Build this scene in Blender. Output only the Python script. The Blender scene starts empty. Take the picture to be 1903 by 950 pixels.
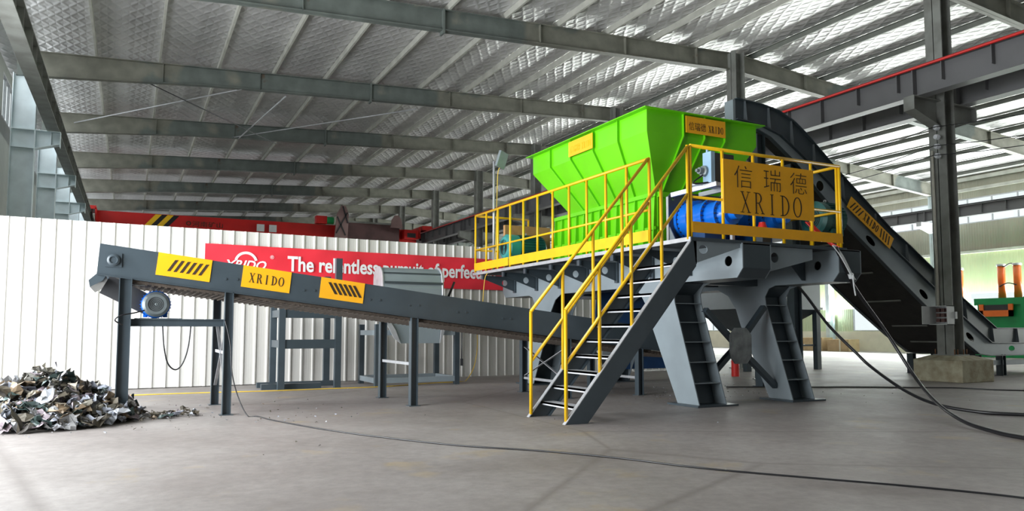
import bpy, bmesh, math, random
from mathutils import Vector, Matrix
from mathutils.geometry import tessellate_polygon
random.seed(7)
S = bpy.context.scene
COL = S.collection
R = math.radians
V = Vector
# ------------------------------------------------------------------ camera, world, light
cam_d = bpy.data.cameras.new('camera'); cam = bpy.data.objects.new('camera', cam_d); COL.objects.link(cam)
S.camera = cam
FPX, CX, CY, TILT, YAW, CH = 1400., 960., 513., R(4.15), R(27.1), 1.3
cam.location = (0, 0, CH)
cam.rotation_euler = (R(90) + TILT, 0, -YAW)
cam_d.sensor_width = 36; cam_d.lens = FPX / 1903 * 36
cam_d.shift_x = -(CX - 951.5) / 1903; cam_d.shift_y = (CY - 475) / 1903
cam_d.clip_end = 300
S.view_settings.view_transform = 'Standard'; S.view_settings.look = 'None'
S.view_settings.gamma = 1; S.view_settings.use_curve_mapping = False
S.view_settings.exposure = 0.13
w = bpy.data.worlds.new('daylight_sky'); S.world = w; w.use_nodes = True
w.node_tree.nodes['Background'].inputs[0].default_value = (.93, .965, 1, 1)
w.node_tree.nodes['Background'].inputs[1].default_value = 1.15
def area(name, loc, rot, sx, sy, power, col=(1, 1, 1)):
    l = bpy.data.lights.new(name, 'AREA'); l.shape = 'RECTANGLE'; l.size = sx; l.size_y = sy
    l.energy = power; l.color = col
    o = bpy.data.objects.new(name, l); COL.objects.link(o); o.location = loc; o.rotation_euler = rot
    return o
# daylight coming through the big doorway in the left wall, through the right hand windows
area('doorway_daylight', (-4.6, 11.5, 3.0), (0, R(-90), 0), 5.6, 12.5, 3000, (.93, .97, 1))
area('left_window_daylight', (-3.85, 48, 9.0), (0, R(-80), 0), 1.4, 55, 900, (.93, .97, 1))
area('window_daylight_low', (41.2, 36, 2.35), (0, R(132), 0), 2.0, 60, 15000, (.95, 1, .97))
area('window_daylight_high', (41.2, 36, 8.0), (0, R(95), 0), 1.3, 60, 3000, (.95, .97, 1))

# ------------------------------------------------------------------ materials
def nodes(name):
    m = bpy.data.materials.new(name); m.use_nodes = True
    nt = m.node_tree; b = nt.nodes['Principled BSDF']
    return m, nt, b
def mat(name, c, rough=.5, metal=0, var=.12, scale=3, bump=0, bscale=40, dirt=None, spec=.5):
    m, nt, b = nodes(name); N, L = nt.nodes, nt.links
    b.inputs['Roughness'].default_value = rough; b.inputs['Metallic'].default_value = metal
    b.inputs['Specular IOR Level'].default_value = spec
    tc = N.new('ShaderNodeTexCoord')
    n = N.new('ShaderNodeTexNoise'); n.inputs['Scale'].default_value = scale; n.inputs['Detail'].default_value = 6
    L.new(tc.outputs['Object'], n.inputs['Vector'])
    r = N.new('ShaderNodeValToRGB')
    d = dirt or tuple(x * (1 - 2 * var) for x in c)
    r.color_ramp.elements[0].position = .3; r.color_ramp.elements[0].color = (*d, 1)
    r.color_ramp.elements[1].position = .62; r.color_ramp.elements[1].color = (*c, 1)
    L.new(n.outputs['Fac'], r.inputs['Fac']); L.new(r.outputs['Color'], b.inputs['Base Color'])
    if bump:
        n2 = N.new('ShaderNodeTexNoise'); n2.inputs['Scale'].default_value = bscale; n2.inputs['Detail'].default_value = 4
        L.new(tc.outputs['Object'], n2.inputs['Vector'])
        bp = N.new('ShaderNodeBump'); bp.inputs['Strength'].default_value = bump; bp.inputs['Distance'].default_value = .02
        L.new(n2.outputs['Fac'], bp.inputs['Height']); L.new(bp.outputs['Normal'], b.inputs['Normal'])
    return m
M = {}
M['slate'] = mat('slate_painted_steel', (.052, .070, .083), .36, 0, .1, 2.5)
M['slate_light'] = mat('lit_slate_and_grey_steel', (.25, .295, .32), .38, 0, .06, 2)  # lighter slate copy with light put into the colour; also plain grey parts
M['purlin_shade'] = mat('shaded_dusty_purlin_steel', (.235, .245, .215), .55, 0, .12, 1.2, dirt=(.15, .165, .15))
M['rafter'] = None
M['purlin'] = mat('galvanised_purlin_steel', (.55, .55, .49), .5, .1, .12, 2)
M['column'] = mat('worn_grey_column_steel', (.25, .26, .24), .5, 0, .15, 2, dirt=(.16, .16, .145))
M['left_column'] = mat('pale_blue_grey_column_paint', (.70, .80, .83), .5, 0, .08, 2)
M['crane_beam'] = mat('dark_grey_runway_paint', (.15, .15, .155), .5, 0, .08, 1)
M['edge'] = mat('pale_steel_edge', (.50, .51, .53), .42, .3, .1, 6)
M['tread'] = mat('pale_galvanised_tread', (.62, .64, .68), .45, .3, .1, 8)
M['yellow'] = mat('bright_yellow_paint', (.86, .50, .006), .38, 0, .06, 4)
M['orange_yellow'] = mat('amber_yellow_sign_paint', (1.0, .47, .012), .35, 0, .05, 3)
M['lime'] = mat('lime_green_paint', (.15, .62, .006), .33, 0, .05, 1.5)
M['blue'] = mat('gloss_blue_gearbox_paint', (.008, .17, .75), .22, 0, .06, 4)
M['deep_blue'] = mat('dark_blue_paint', (.01, .07, .22), .4, 0, .1, 3)
M['pale_blue'] = mat('pale_blue_cooler_paint', (.32, .50, .68), .35, 0, .05, 4)
M['teal'] = mat('teal_motor_paint', (.05, .34, .33), .4, 0, .1, 5)
M['dark_teal'] = mat('dark_green_motor_paint', (.015, .11, .10), .4, 0, .1, 5)
M['black'] = mat('black_rubber', (.012, .012, .014), .35, 0, .1, 6)
M['ink'] = mat('dark_brown_cutout_ink', (.035, .02, .008), .7, 0, .1, 8)
M['dark'] = mat('dark_metal', (.035, .036, .04), .5, 0, .1, 5)
M['belt'] = mat('rusty_brown_belt_underside', (.085, .065, .05), .8, 0, .25, 9, bump=.5, bscale=60)
M['mesh'] = mat('dark_belt_casing', (.030, .027, .025), .75, 0, .2, 3, bump=.5, bscale=25)
M['concrete'] = mat('stained_concrete_plinth', (.42, .39, .28), .9, 0, .2, 5, bump=.5, bscale=18, dirt=(.27, .23, .15))
M['red'] = mat('crane_red_paint', (.55, .010, .008), .4, 0, .08, 1)
M['rail_red'] = mat('red_conductor_rail', (.80, .03, .025), .4, 0, .05, 3)
M['pink'] = mat('faded_pink_brown_primer', (.30, .19, .18), .7, 0, .15, 1.5)
M['banner'] = mat('red_banner_cloth', (.80, .025, .045), .75, 0, .05, 1.2, bump=.35, bscale=2.2)
M['brushed'] = mat('brushed_worn_steel', (.34, .36, .37), .33, .5, .25, 5)
M['maroon'] = mat('dark_maroon_paint', (.10, .045, .045), .6, 0, .2, 1.5)
M['silo'] = mat('pale_grey_silo_paint', (.42, .45, .47), .35, .2, .06, 1.5)
M['white'] = mat('white_print', (.85, .85, .86), .6, 0, .03, 3)
M['box_white'] = mat('white_enamel_box', (.68, .70, .70), .4, 0, .05, 5)
M['wood'] = mat('tan_plywood', (.55, .30, .12), .7, 0, .12, 6)
M['orange'] = mat('orange_cylinder_paint', (.90, .18, .02), .35, 0, .05, 2)
M['green'] = mat('baler_green_paint', (.01, .32, .09), .4, 0, .08, 2)
M['carton'] = mat('brown_cardboard', (.50, .36, .20), .85, 0, .08, 3)
M['plaster'] = mat('cream_plaster', (.74, .69, .55), .8, 0, .06, 1.5)
M['rust'] = mat('rusty_bolt_steel', (.20, .09, .04), .8, 0, .2, 20)
M['porcelain'] = mat('white_porcelain', (.72, .74, .78), .2)
M['plastic'] = mat('ivory_plastic_pipe', (.62, .60, .52), .5)
M['yellow_cord'] = mat('yellow_cable_jacket', (.75, .50, .06), .5)
M['copper'] = mat('wiring_and_breakers', (.20, .10, .09), .6, 0, .35, 40)
M['fan'] = mat('aluminium_fan_cover', (.24, .28, .29), .4, .3, .08, 6)

def rafter_mat():
    m, nt, b = nodes('repainted_rafter_steel'); N, L = nt.nodes, nt.links
    tc = N.new('ShaderNodeTexCoord')
    def nz(sc, det): 
        n = N.new('ShaderNodeTexNoise'); n.inputs['Scale'].default_value = sc; n.inputs['Detail'].default_value = det; L.new(tc.outputs['Object'], n.inputs['Vector']); return n.outputs['Fac']
    def rp(f, p0, p1, c0, c1):
        r = N.new('ShaderNodeValToRGB'); e = r.color_ramp.elements; e[0].position = p0; e[1].position = p1; e[0].color = (*c0, 1); e[1].color = (*c1, 1); L.new(f, r.inputs['Fac']); return r.outputs['Color']
    patch = rp(nz(.28, 5), .49, .52, (.15, .175, .16), (.225, .225, .185))
    dust = rp(nz(2.2, 8), .35, .7, (.72, .72, .72), (1.05, 1.05, 1.05))
    x = N.new('ShaderNodeMixRGB'); x.blend_type = 'MULTIPLY'; x.inputs[0].default_value = 1; L.new(patch, x.inputs[1]); L.new(dust, x.inputs[2])
    rust = rp(nz(1.5, 9), .68, .74, (0, 0, 0), (.8, .8, .8))
    y = N.new('ShaderNodeMixRGB'); L.new(rust, y.inputs[0]); L.new(x.outputs[0], y.inputs[1]); y.inputs[2].default_value = (.11, .065, .035, 1)
    L.new(y.outputs[0], b.inputs['Base Color']); b.inputs['Roughness'].default_value = .55
    return m
M['rafter'] = rafter_mat()

def corrugated(name, c1, c2, freq, axis, rough=.45, wear=.1, ribs=.5):
    """painted sheet, slightly uneven in colour, fine ribs as bump"""
    m, nt, b = nodes(name); N, L = nt.nodes, nt.links
    tc = N.new('ShaderNodeTexCoord')
    n = N.new('ShaderNodeTexNoise'); n.inputs['Scale'].default_value = .8; n.inputs['Detail'].default_value = 5
    mp = N.new('ShaderNodeMapping'); mp.inputs['Scale'].default_value = (1, 1, .25)
    L.new(tc.outputs['Object'], mp.inputs['Vector']); L.new(mp.outputs['Vector'], n.inputs['Vector'])
    r = N.new('ShaderNodeValToRGB'); r.color_ramp.elements[0].position = .35; r.color_ramp.elements[1].position = .65
    r.color_ramp.elements[0].color = (*c2, 1); r.color_ramp.elements[1].color = (*c1, 1)
    L.new(n.outputs['Fac'], r.inputs['Fac']); L.new(r.outputs['Color'], b.inputs['Base Color'])
    b.inputs['Roughness'].default_value = rough
    wv = N.new('ShaderNodeTexWave'); wv.bands_direction = axis; wv.inputs['Scale'].default_value = freq
    L.new(tc.outputs['Object'], wv.inputs['Vector'])
    bp = N.new('ShaderNodeBump'); bp.inputs['Strength'].default_value = ribs; bp.inputs['Distance'].default_value = .02
    L.new(wv.outputs['Fac'], bp.inputs['Height']); L.new(bp.outputs['Normal'], b.inputs['Normal'])
    return m
M['fence'] = corrugated('white_ribbed_sheet', (.72, .71, .68), (.62, .60, .56), 5.7, 'X', ribs=.06)
M['wall_beige'] = corrugated('beige_wall_sheet', (.36, .35, .27), (.30, .295, .23), 2.2, 'Y')
M['wall_green'] = corrugated('pale_green_wall_sheet', (.46, .50, .31), (.40, .45, .28), 2.2, 'Y')
M['wall_grey'] = corrugated('grey_green_wall_sheet', (.30, .32, .29), (.24, .26, .24), 2.2, 'Y')

def foil_mat():
    m, nt, b = nodes('quilted_foil_insulation'); N, L = nt.nodes, nt.links
    tc = N.new('ShaderNodeTexCoord')
    def wave(ang, sc, dist):
        mp = N.new('ShaderNodeMapping'); mp.inputs['Rotation'].default_value = (0, 0, R(ang))
        L.new(tc.outputs['Object'], mp.inputs['Vector'])
        wv = N.new('ShaderNodeTexWave'); wv.bands_direction = 'X'; wv.inputs['Scale'].default_value = sc
        wv.inputs['Distortion'].default_value = dist; wv.inputs['Detail'].default_value = 2; wv.inputs['Detail Scale'].default_value = 1.2
        L.new(mp.outputs['Vector'], wv.inputs['Vector']); return wv.outputs['Fac']
    a, c = wave(30, .95, 1.3), wave(-31, 1.0, 1.3)
    mx = N.new('ShaderNodeMath'); mx.operation = 'MAXIMUM'; L.new(a, mx.inputs[0]); L.new(c, mx.inputs[1])
    pw = N.new('ShaderNodeMath'); pw.operation = 'POWER'; L.new(mx.outputs[0], pw.inputs[0]); pw.inputs[1].default_value = 3
    n = N.new('ShaderNodeTexNoise'); n.inputs['Scale'].default_value = 3.5; n.inputs['Detail'].default_value = 7; n.inputs['Roughness'].default_value = .65
    L.new(tc.outputs['Object'], n.inputs['Vector'])
    ad = N.new('ShaderNodeMath'); ad.operation = 'MULTIPLY_ADD'; L.new(n.outputs['Fac'], ad.inputs[0]); ad.inputs[1].default_value = 1.6
    L.new(pw.outputs[0], ad.inputs[2])
    bp = N.new('ShaderNodeBump'); bp.inputs['Strength'].default_value = .5; bp.inputs['Distance'].default_value = .05
    L.new(ad.outputs[0], bp.inputs['Height']); L.new(bp.outputs['Normal'], b.inputs['Normal'])
    r = N.new('ShaderNodeValToRGB'); r.color_ramp.elements[0].position = .35; r.color_ramp.elements[1].position = .7
    r.color_ramp.elements[0].color = (.58, .575, .57, 1); r.color_ramp.elements[1].color = (.80, .795, .79, 1)
    n3 = N.new('ShaderNodeTexNoise'); n3.inputs['Scale'].default_value = .5; n3.inputs['Detail'].default_value = 4
    L.new(tc.outputs['Object'], n3.inputs['Vector']); L.new(n3.outputs['Fac'], r.inputs['Fac'])
    L.new(r.outputs['Color'], b.inputs['Base Color'])
    b.inputs['Metallic'].default_value = .35; b.inputs['Roughness'].default_value = .33
    return m
M['foil'] = foil_mat()

def floor_mat():
    m, nt, b = nodes('worn_concrete_floor'); N, L = nt.nodes, nt.links
    tc = N.new('ShaderNodeTexCoord')
    def noise(sc, det, rough=.55, stretch=(1, 1, 1)):
        mp = N.new('ShaderNodeMapping'); mp.inputs['Scale'].default_value = stretch
        L.new(tc.outputs['Object'], mp.inputs['Vector'])
        n = N.new('ShaderNodeTexNoise'); n.inputs['Scale'].default_value = sc; n.inputs['Detail'].default_value = det
        n.inputs['Roughness'].default_value = rough; L.new(mp.outputs['Vector'], n.inputs['Vector']); return n.outputs['Fac']
    def ramp(f, p0, c0, p1, c1):
        r = N.new('ShaderNodeValToRGB'); e = r.color_ramp.elements
        e[0].position = p0; e[0].color = (*c0, 1); e[1].position = p1; e[1].color = (*c1, 1)
        L.new(f, r.inputs['Fac']); return r.outputs['Color']
    def mix(f, a, c, mode='MIX'):
        x = N.new('ShaderNodeMixRGB'); x.blend_type = mode
        if isinstance(f, float): x.inputs[0].default_value = f
        else: L.new(f, x.inputs[0])
        for i, v in ((1, a), (2, c)):
            if isinstance(v, tuple): x.inputs[i].default_value = (*v, 1)
            else: L.new(v, x.inputs[i])
        return x.outputs[0]
    base = ramp(noise(.45, 8, .6), .32, (.215, .19, .178), .68, (.32, .295, .28))
    fine = ramp(noise(9, 8, .7), .3, (.78, .78, .78), .7, (1.08, 1.08, 1.08))
    c = mix(1.0, base, fine, 'MULTIPLY')
    och = ramp(noise(1.1, 5, .6, (1, 1, 1)), .60, (0, 0, 0), .74, (.55, .55, .55))
    c = mix(och, c, (.36, .27, .14))
    stain = ramp(noise(.25, 6, .7, (1, 2, 1)), .56, (0, 0, 0), .72, (.5, .5, .5))
    c = mix(stain, c, (.20, .175, .165))
    vor = N.new('ShaderNodeTexVoronoi'); vor.feature = 'DISTANCE_TO_EDGE'; vor.inputs['Scale'].default_value = .09
    L.new(tc.outputs['Object'], vor.inputs['Vector'])
    crack = ramp(vor.outputs['Distance'], 0.0, (.55, .55, .55), .004, (0, 0, 0))
    c = mix(crack, c, (.14, .12, .11))
    L.new(c, b.inputs['Base Color'])
    rr = N.new('ShaderNodeMapRange'); rr.inputs[3].default_value = .42; rr.inputs[4].default_value = .75
    L.new(noise(1.3, 6), rr.inputs[0]); L.new(rr.outputs[0], b.inputs['Roughness'])
    bp = N.new('ShaderNodeBump'); bp.inputs['Strength'].default_value = .12; bp.inputs['Distance'].default_value = .02
    L.new(noise(14, 8, .7), bp.inputs['Height']); L.new(bp.outputs['Normal'], b.inputs['Normal'])
    return m
M['floor'] = floor_mat()

def glass_mat():
    m, nt, b = nodes('thin_window_glass'); N, L = nt.nodes, nt.links
    out = N['Material Output']
    t = N.new('ShaderNodeBsdfTransparent'); t.inputs[0].default_value = (.93, .96, .95, 1)
    g = N.new('ShaderNodeBsdfGlossy'); g.inputs['Roughness'].default_value = .03
    mx = N.new('ShaderNodeMixShader'); mx.inputs[0].default_value = .08
    L.new(t.outputs[0], mx.inputs[1]); L.new(g.outputs[0], mx.inputs[2]); L.new(mx.outputs[0], out.inputs[0])
    return m
M['glass'] = glass_mat()

def scrap_mat():
    m, nt, b = nodes('shredded_crumpled_scrap'); N, L = nt.nodes, nt.links
    g = N.new('ShaderNodeNewGeometry'); r = N.new('ShaderNodeValToRGB'); cr = r.color_ramp
    cr.interpolation = 'CONSTANT'
    cols = [(.08, .068, .05), (.16, .14, .105), (.20, .20, .20), (.11, .095, .07), (.34, .36, .42), (.05, .045, .04), (.19, .14, .09), (.24, .20, .22), (.045, .07, .065), (.13, .12, .095), (.50, .52, .56), (.12, .115, .10)]
    while len(cr.elements) < len(cols): cr.elements.new(.5)
    for i, c in enumerate(cols): cr.elements[i].position = i / len(cols); cr.elements[i].color = (*c, 1)
    L.new(g.outputs['Random Per Island'], r.inputs['Fac']); L.new(r.outputs['Color'], b.inputs['Base Color'])
    b.inputs['Roughness'].default_value = .45; b.inputs['Metallic'].default_value = .15
    return m
M['scrap'] = scrap_mat()

# ------------------------------------------------------------------ mesh helpers
WORLD = {}
class MB:
    def __init__(s): s.v = []; s.f = []; s.sm = []; s.mi = []; s.m = 0
    def add(s, vs, fs, smooth=False):
        n = len(s.v); s.v += [tuple(x) for x in vs]
        for f in fs: s.f.append([i + n for i in f]); s.sm.append(smooth); s.mi.append(s.m)
        return s
    def box(s, x0, x1, y0, y1, z0, z1):
        vs = [(x, y, z) for x in (x0, x1) for y in (y0, y1) for z in (z0, z1)]
        return s.add(vs, [(0, 1, 3, 2), (4, 6, 7, 5), (0, 4, 5, 1), (2, 3, 7, 6), (0, 2, 6, 4), (1, 5, 7, 3)])
    def prism(s, loops, fn, c0, c1):
        """loops of 2D points (outer first, then holes); fn(a,b,c) -> 3D"""
        flat = [p for l in loops for p in l]
        tris = tessellate_polygon([[V((p[0], p[1], 0)) for p in l] for l in loops])
        n = len(flat)
        vs = [fn(a, b, c0) for a, b in flat] + [fn(a, b, c1) for a, b in flat]
        fs = []
        for t in tris:
            fs.append(tuple(t)); fs.append(tuple(i + n for i in reversed(t)))
        o = 0
        for l in loops:
            k = len(l)
            for i in range(k): j = (i + 1) % k; fs.append((o + i, o + j, o + j + n, o + i + n))
            o += k
        return s.add(vs, fs)
    def px(s, loops, x0, x1): return s.prism(loops, lambda a, b, c: (c, a, b), x0, x1)   # (y,z)
    def py(s, loops, y0, y1): return s.prism(loops, lambda a, b, c: (a, c, b), y0, y1)   # (x,z)
    def pz(s, loops, z0, z1): return s.prism(loops, lambda a, b, c: (a, b, c), z0, z1)
    def sweep(s, prof, p0, p1, up=(0, 0, 1)):
        p0, p1 = V(p0), V(p1); d = (p1 - p0).normalized(); u = V(up)
        r = d.cross(u).normalized(); u = r.cross(d).normalized(); L = (p1 - p0).length
        return s.prism([prof], lambda a, b, c: tuple(p0 + r * a + u * b + d * c), 0, L)
    def bar(s, p0, p1, wd, h, up=(0, 0, 1)):
        a, b = wd / 2, h / 2
        return s.sweep([(-a, -b), (a, -b), (a, b), (-a, b)], p0, p1, up)
    def ibeam(s, p0, p1, b, h, t, up=(0, 0, 1)):
        b /= 2; h /= 2; w = t * .35
        return s.sweep([(-b, -h), (b, -h), (b, -h + t), (w, -h + t), (w, h - t), (b, h - t), (b, h), (-b, h), (-b, h - t), (-w, h - t), (-w, -h + t), (-b, -h + t)], p0, p1, up)
    def chan(s, p0, p1, b, h, t, up=(0, 0, 1)):   # C section opening towards +right
        h /= 2
        return s.sweep([(0, -h), (b, -h), (b, -h + t), (t, -h + t), (t, h - t), (b, h - t), (b, h), (0, h)], p0, p1, up)
    def tube(s, pts, r, n=8, rs=None):
        pts = [V(p) for p in pts]; fr = []; prev = None
        for i, p in enumerate(pts):
            a = pts[max(i - 1, 0)]; b = pts[min(i + 1, len(pts) - 1)]; t = (b - a).normalized()
            if prev is None:
                u = t.cross(V((0, 0, 1)) if abs(t.z) < .9 else V((1, 0, 0))).normalized()
            else:
                u = (prev - t * prev.dot(t)).normalized()
            prev = u; fr.append((p, u, t.cross(u)))
        vs = []
        for i, (p, u, w_) in enumerate(fr):
            rr = rs[i] if rs else r
            for k in range(n):
                a = 2 * math.pi * k / n; vs.append(tuple(p + (u * math.cos(a) + w_ * math.sin(a)) * rr))
        fs = [(i * n + k, i * n + (k + 1) % n, (i + 1) * n + (k + 1) % n, (i + 1) * n + k) for i in range(len(pts) - 1) for k in range(n)]
        s.add(vs, fs, True)
        e = (len(pts) - 1) * n
        s.f.append([len(s.v) - len(vs) + k for k in reversed(range(n))]); s.sm.append(False); s.mi.append(s.m)
        s.f.append([len(s.v) - len(vs) + e + k for k in range(n)]); s.sm.append(False); s.mi.append(s.m)
        return s
    def cyl(s, p0, p1, r, n=24, r1=None): 
        return s.tube([p0, p1], r, n, [r, r if r1 is None else r1])
    def lathe(s, prof, p0, ax, n=28):
        """prof: (dist along axis, radius); sharp steps kept by duplicating rings"""
        p0 = V(p0); ax = V(ax).normalized()
        u = ax.cross(V((0, 0, 1)) if abs(ax.z) < .9 else V((1, 0, 0))).normalized(); w_ = ax.cross(u)
        for (d0, r0), (d1, r1) in zip(prof, prof[1:]):
            vs = []
            for d, r in ((d0, r0), (d1, r1)):
                for k in range(n):
                    a = 2 * math.pi * k / n; vs.append(tuple(p0 + ax * d + (u * math.cos(a) + w_ * math.sin(a)) * max(r, 1e-4)))
            s.add(vs, [(k, (k + 1) % n, n + (k + 1) % n, n + k) for k in range(n)], True)
        return s
    def build(s, name, m, parent=None, kind=None, bevel=0):
        me = bpy.data.meshes.new(name)
        xs, ys, zs = zip(*s.v)
        org = V(((min(xs) + max(xs)) / 2, (min(ys) + max(ys)) / 2, min(zs)))
        me.from_pydata([(x - org.x, y - org.y, z - org.z) for x, y, z in s.v], [], s.f)
        for mm in (m if isinstance(m, (list, tuple)) else [m]): me.materials.append(M[mm] if isinstance(mm, str) else mm)
        me.polygons.foreach_set('use_smooth', s.sm); me.polygons.foreach_set('material_index', s.mi)
        bm = bmesh.new(); bm.from_mesh(me)
        bmesh.ops.recalc_face_normals(bm, faces=bm.faces); bm.to_mesh(me); bm.free()
        o = bpy.data.objects.new(name, me); COL.objects.link(o)
        place(o, org, parent)
        if kind: o['kind'] = kind
        if bevel:
            bv = o.modifiers.new('bevel', 'BEVEL'); bv.width = bevel; bv.segments = 2; bv.limit_method = 'ANGLE'; bv.angle_limit = R(50)
        return o
def build_parts(b, name, m, parent, label=None, min_join=None):
    """every loose piece collected in b becomes a part of its own"""
    par = list(range(len(b.v)))
    def find(i):
        while par[i] != i: par[i] = par[par[i]]; i = par[i]
        return i
    for f in b.f:
        for k in f[1:]: par[find(k)] = find(f[0])
    isl = {}
    for f, sm in zip(b.f, b.sm): isl.setdefault(find(f[0]), []).append((f, sm))
    out = []
    for fl in isl.values():
        ids = sorted({i for f, _ in fl for i in f}); mp = {k: i for i, k in enumerate(ids)}
        c = MB(); c.v = [b.v[i] for i in ids]; c.f = [[mp[i] for i in f] for f, _ in fl]; c.sm = [x for _, x in fl]; c.mi = [0] * len(fl)
        o = c.build(name, m, parent)
        if label: o['label'] = label
        out.append(o)
    return out
def place(o, org, parent):
    WORLD[o.name] = V(org)
    if parent is not None:
        o.parent = parent; o.location = V(org) - WORLD[parent.name]
    else: o.location = org
def tag(o, label, cat=None, group=None, kind=None):
    o['label'] = label
    if cat: o['category'] = cat
    if group: o['group'] = group
    if kind: o['kind'] = kind
    return o
def thing(name, loc, label, cat, group=None):
    o = bpy.data.objects.new(name, None); COL.objects.link(o); o.empty_display_size = .2
    place(o, V(loc), None); return tag(o, label, cat, group)
def circ(cx, cy, r, n=20): return [(cx + r * math.cos(2 * math.pi * i / n), cy + r * math.sin(2 * math.pi * i / n)) for i in range(n)]
def ell(cx, cy, a, b, ang=0, n=20):
    c, s_ = math.cos(ang), math.sin(ang)
    return [(cx + a * math.cos(t) * c - b * math.sin(t) * s_, cy + a * math.cos(t) * s_ + b * math.sin(t) * c) for t in [2 * math.pi * i / n for i in range(n)]]
def smooth_path(pts, n=6):
    pts = [V(p) for p in pts]; out = []
    P = [pts[0]] + pts + [pts[-1]]
    for i in range(1, len(P) - 2):
        for k in range(n):
            t = k / n; a, b, c, d = P[i - 1:i + 3]
            out.append(.5 * ((2 * b) + (c - a) * t + (2 * a - 5 * b + 4 * c - d) * t * t + (3 * b - a - 3 * c + d) * t ** 3))
    out.append(pts[-1]); return out
# lettering: built in font (also covers Chinese), fitted into a frame given by origin, right and up vectors
def text_obj(name, txt, o, right, up, wd, ht, m, parent, off=0.0, depth=.004, shear=0, rng=None):
    cu = bpy.data.curves.new('t', 'FONT'); cu.body = txt; cu.extrude = .01; cu.offset = off; cu.resolution_u = 3; cu.shear = shear
    ob = bpy.data.objects.new('t', cu); COL.objects.link(ob)
    dg = bpy.context.evaluated_depsgraph_get(); dg.update()
    me = bpy.data.meshes.new_from_object(ob.evaluated_get(dg))
    vs = [v.co.copy() for v in me.vertices]; fs = [tuple(p.vertices) for p in me.polygons]
    bpy.data.objects.remove(ob); bpy.data.curves.remove(cu)
    x0, x1 = min(v.x for v in vs), max(v.x for v in vs); y0, y1 = min(v.y for v in vs), max(v.y for v in vs)
    right, up, o = V(right).normalized(), V(up).normalized(), V(o); nrm = right.cross(up)
    b = MB(); b.add([tuple(o + right * ((v.x - x0) / (x1 - x0) * wd) + up * ((v.y - y0) / (y1 - y0) * ht) + nrm * (depth if v.z > 0 else 0)) for v in vs], fs)
    return b.build(name, m, parent)
def arcpts(cx, cy, a, b, t0, t1, n=14): return [(cx + a * math.cos(R(t0 + (t1 - t0) * i / n)), cy + b * math.sin(R(t0 + (t1 - t0) * i / n))) for i in range(n + 1)]
def glyph(ch, th=.05, tk=.13):
    """roman serif capitals in a box 0.72 x 1"""
    W_, sr, st = .72, .13, .03
    ser = lambda x, y: [(x - sr, y), (x + sr, y), (x + sr, y + st), (x - sr, y + st)]
    if ch == 'X':
        return [[(.06, 1), (.06 + tk, 1), (.66, 0), (.66 - tk, 0)], [(.62, 1), (.62 - th, 1), (.08, 0), (.08 + th, 0)], ser(.13, .97), ser(.59, .97), ser(.12, 0), ser(.6, 0)]
    if ch == 'I': return [[(.36 - tk / 2, 0), (.36 + tk / 2, 0), (.36 + tk / 2, 1), (.36 - tk / 2, 1)], ser(.36, 0), ser(.36, .97)]
    if ch == 'D':
        o = arcpts(.2, .5, .5, .5, -90, 90); i = arcpts(.2, .5, .5 - tk, .5 - th, 90, -90)
        return [[(.14, 0), (.14 + tk, 0), (.14 + tk, 1), (.14, 1)], o + i, [(.02, 0), (.22, 0), (.22, th), (.02, th)], [(.02, 1 - th), (.22, 1 - th), (.22, 1), (.02, 1)]]
    if ch == 'O':
        o = arcpts(.36, .5, .34, .5, 0, 180) + arcpts(.36, .5, .34 - tk, .5 - th, 180, 0)
        p = arcpts(.36, .5, .34, .5, 180, 360) + arcpts(.36, .5, .34 - tk, .5 - th, 360, 180)
        return [o, p]
    if ch == 'R':
        o = arcpts(.3, .745, .27, .255, -90, 90) + arcpts(.3, .745, .27 - tk, .255 - th, 90, -90)
        return [[(.12, 0), (.12 + tk, 0), (.12 + tk, 1), (.12, 1)], o, [(.12, 1 - th), (.31, 1 - th), (.31, 1), (.12, 1)], [(.12, .49), (.31, .49), (.31, .49 + th), (.12, .49 + th)],
                [(.33, .5), (.33 + tk, .5), (.7, 0), (.7 - tk, 0)], ser(.18, 0), ser(.12, .97), ser(.64, 0)]
def serif_word(b, word, fn, x0, y0, wd, ht, c0, c1, th=.05, tk=.13, gap=.16):
    cell = wd / (len(word) * (.72 + gap) - gap)
    for i, ch in enumerate(word):
        for lp in glyph(ch, th, tk):
            b.prism([[(x0 + (i * (.72 + gap) + p[0]) * cell, y0 + p[1] * ht) for p in lp]], fn, c0, c1)

# ------------------------------------------------------------------ the hall
RX, RZ, LX, LZ, WX, WZ = 18.9, 11.2, -3.5, 10.0, 41.5, 9.72     # ridge, left eave, right eave (top of rafters)
def ztop(x): return LZ + (RZ - LZ) * (x - LX) / (RX - LX) if x < RX else RZ + (WZ - RZ) * (x - RX) / (WX - RX)
BAY = [12.55 + 7.43 * k for k in range(-1, 9)]
Y0, Y1 = -16.0, 79.5
MB().box(-14, 60, -20, 90, -.3, 0).build('floor', 'floor', kind='structure')
b = MB(); T = .22
prof = [(LX - .5, ztop(LX) - .02 + T), (RX, RZ + T), (WX + .4, WZ - .02 + T), (WX + .4, WZ + .1 + T), (RX, RZ + .12 + T), (LX - .5, ztop(LX) + .1 + T)]
b.py([prof], Y0, Y1); b.build('ceiling', 'foil', kind='structure')
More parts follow.
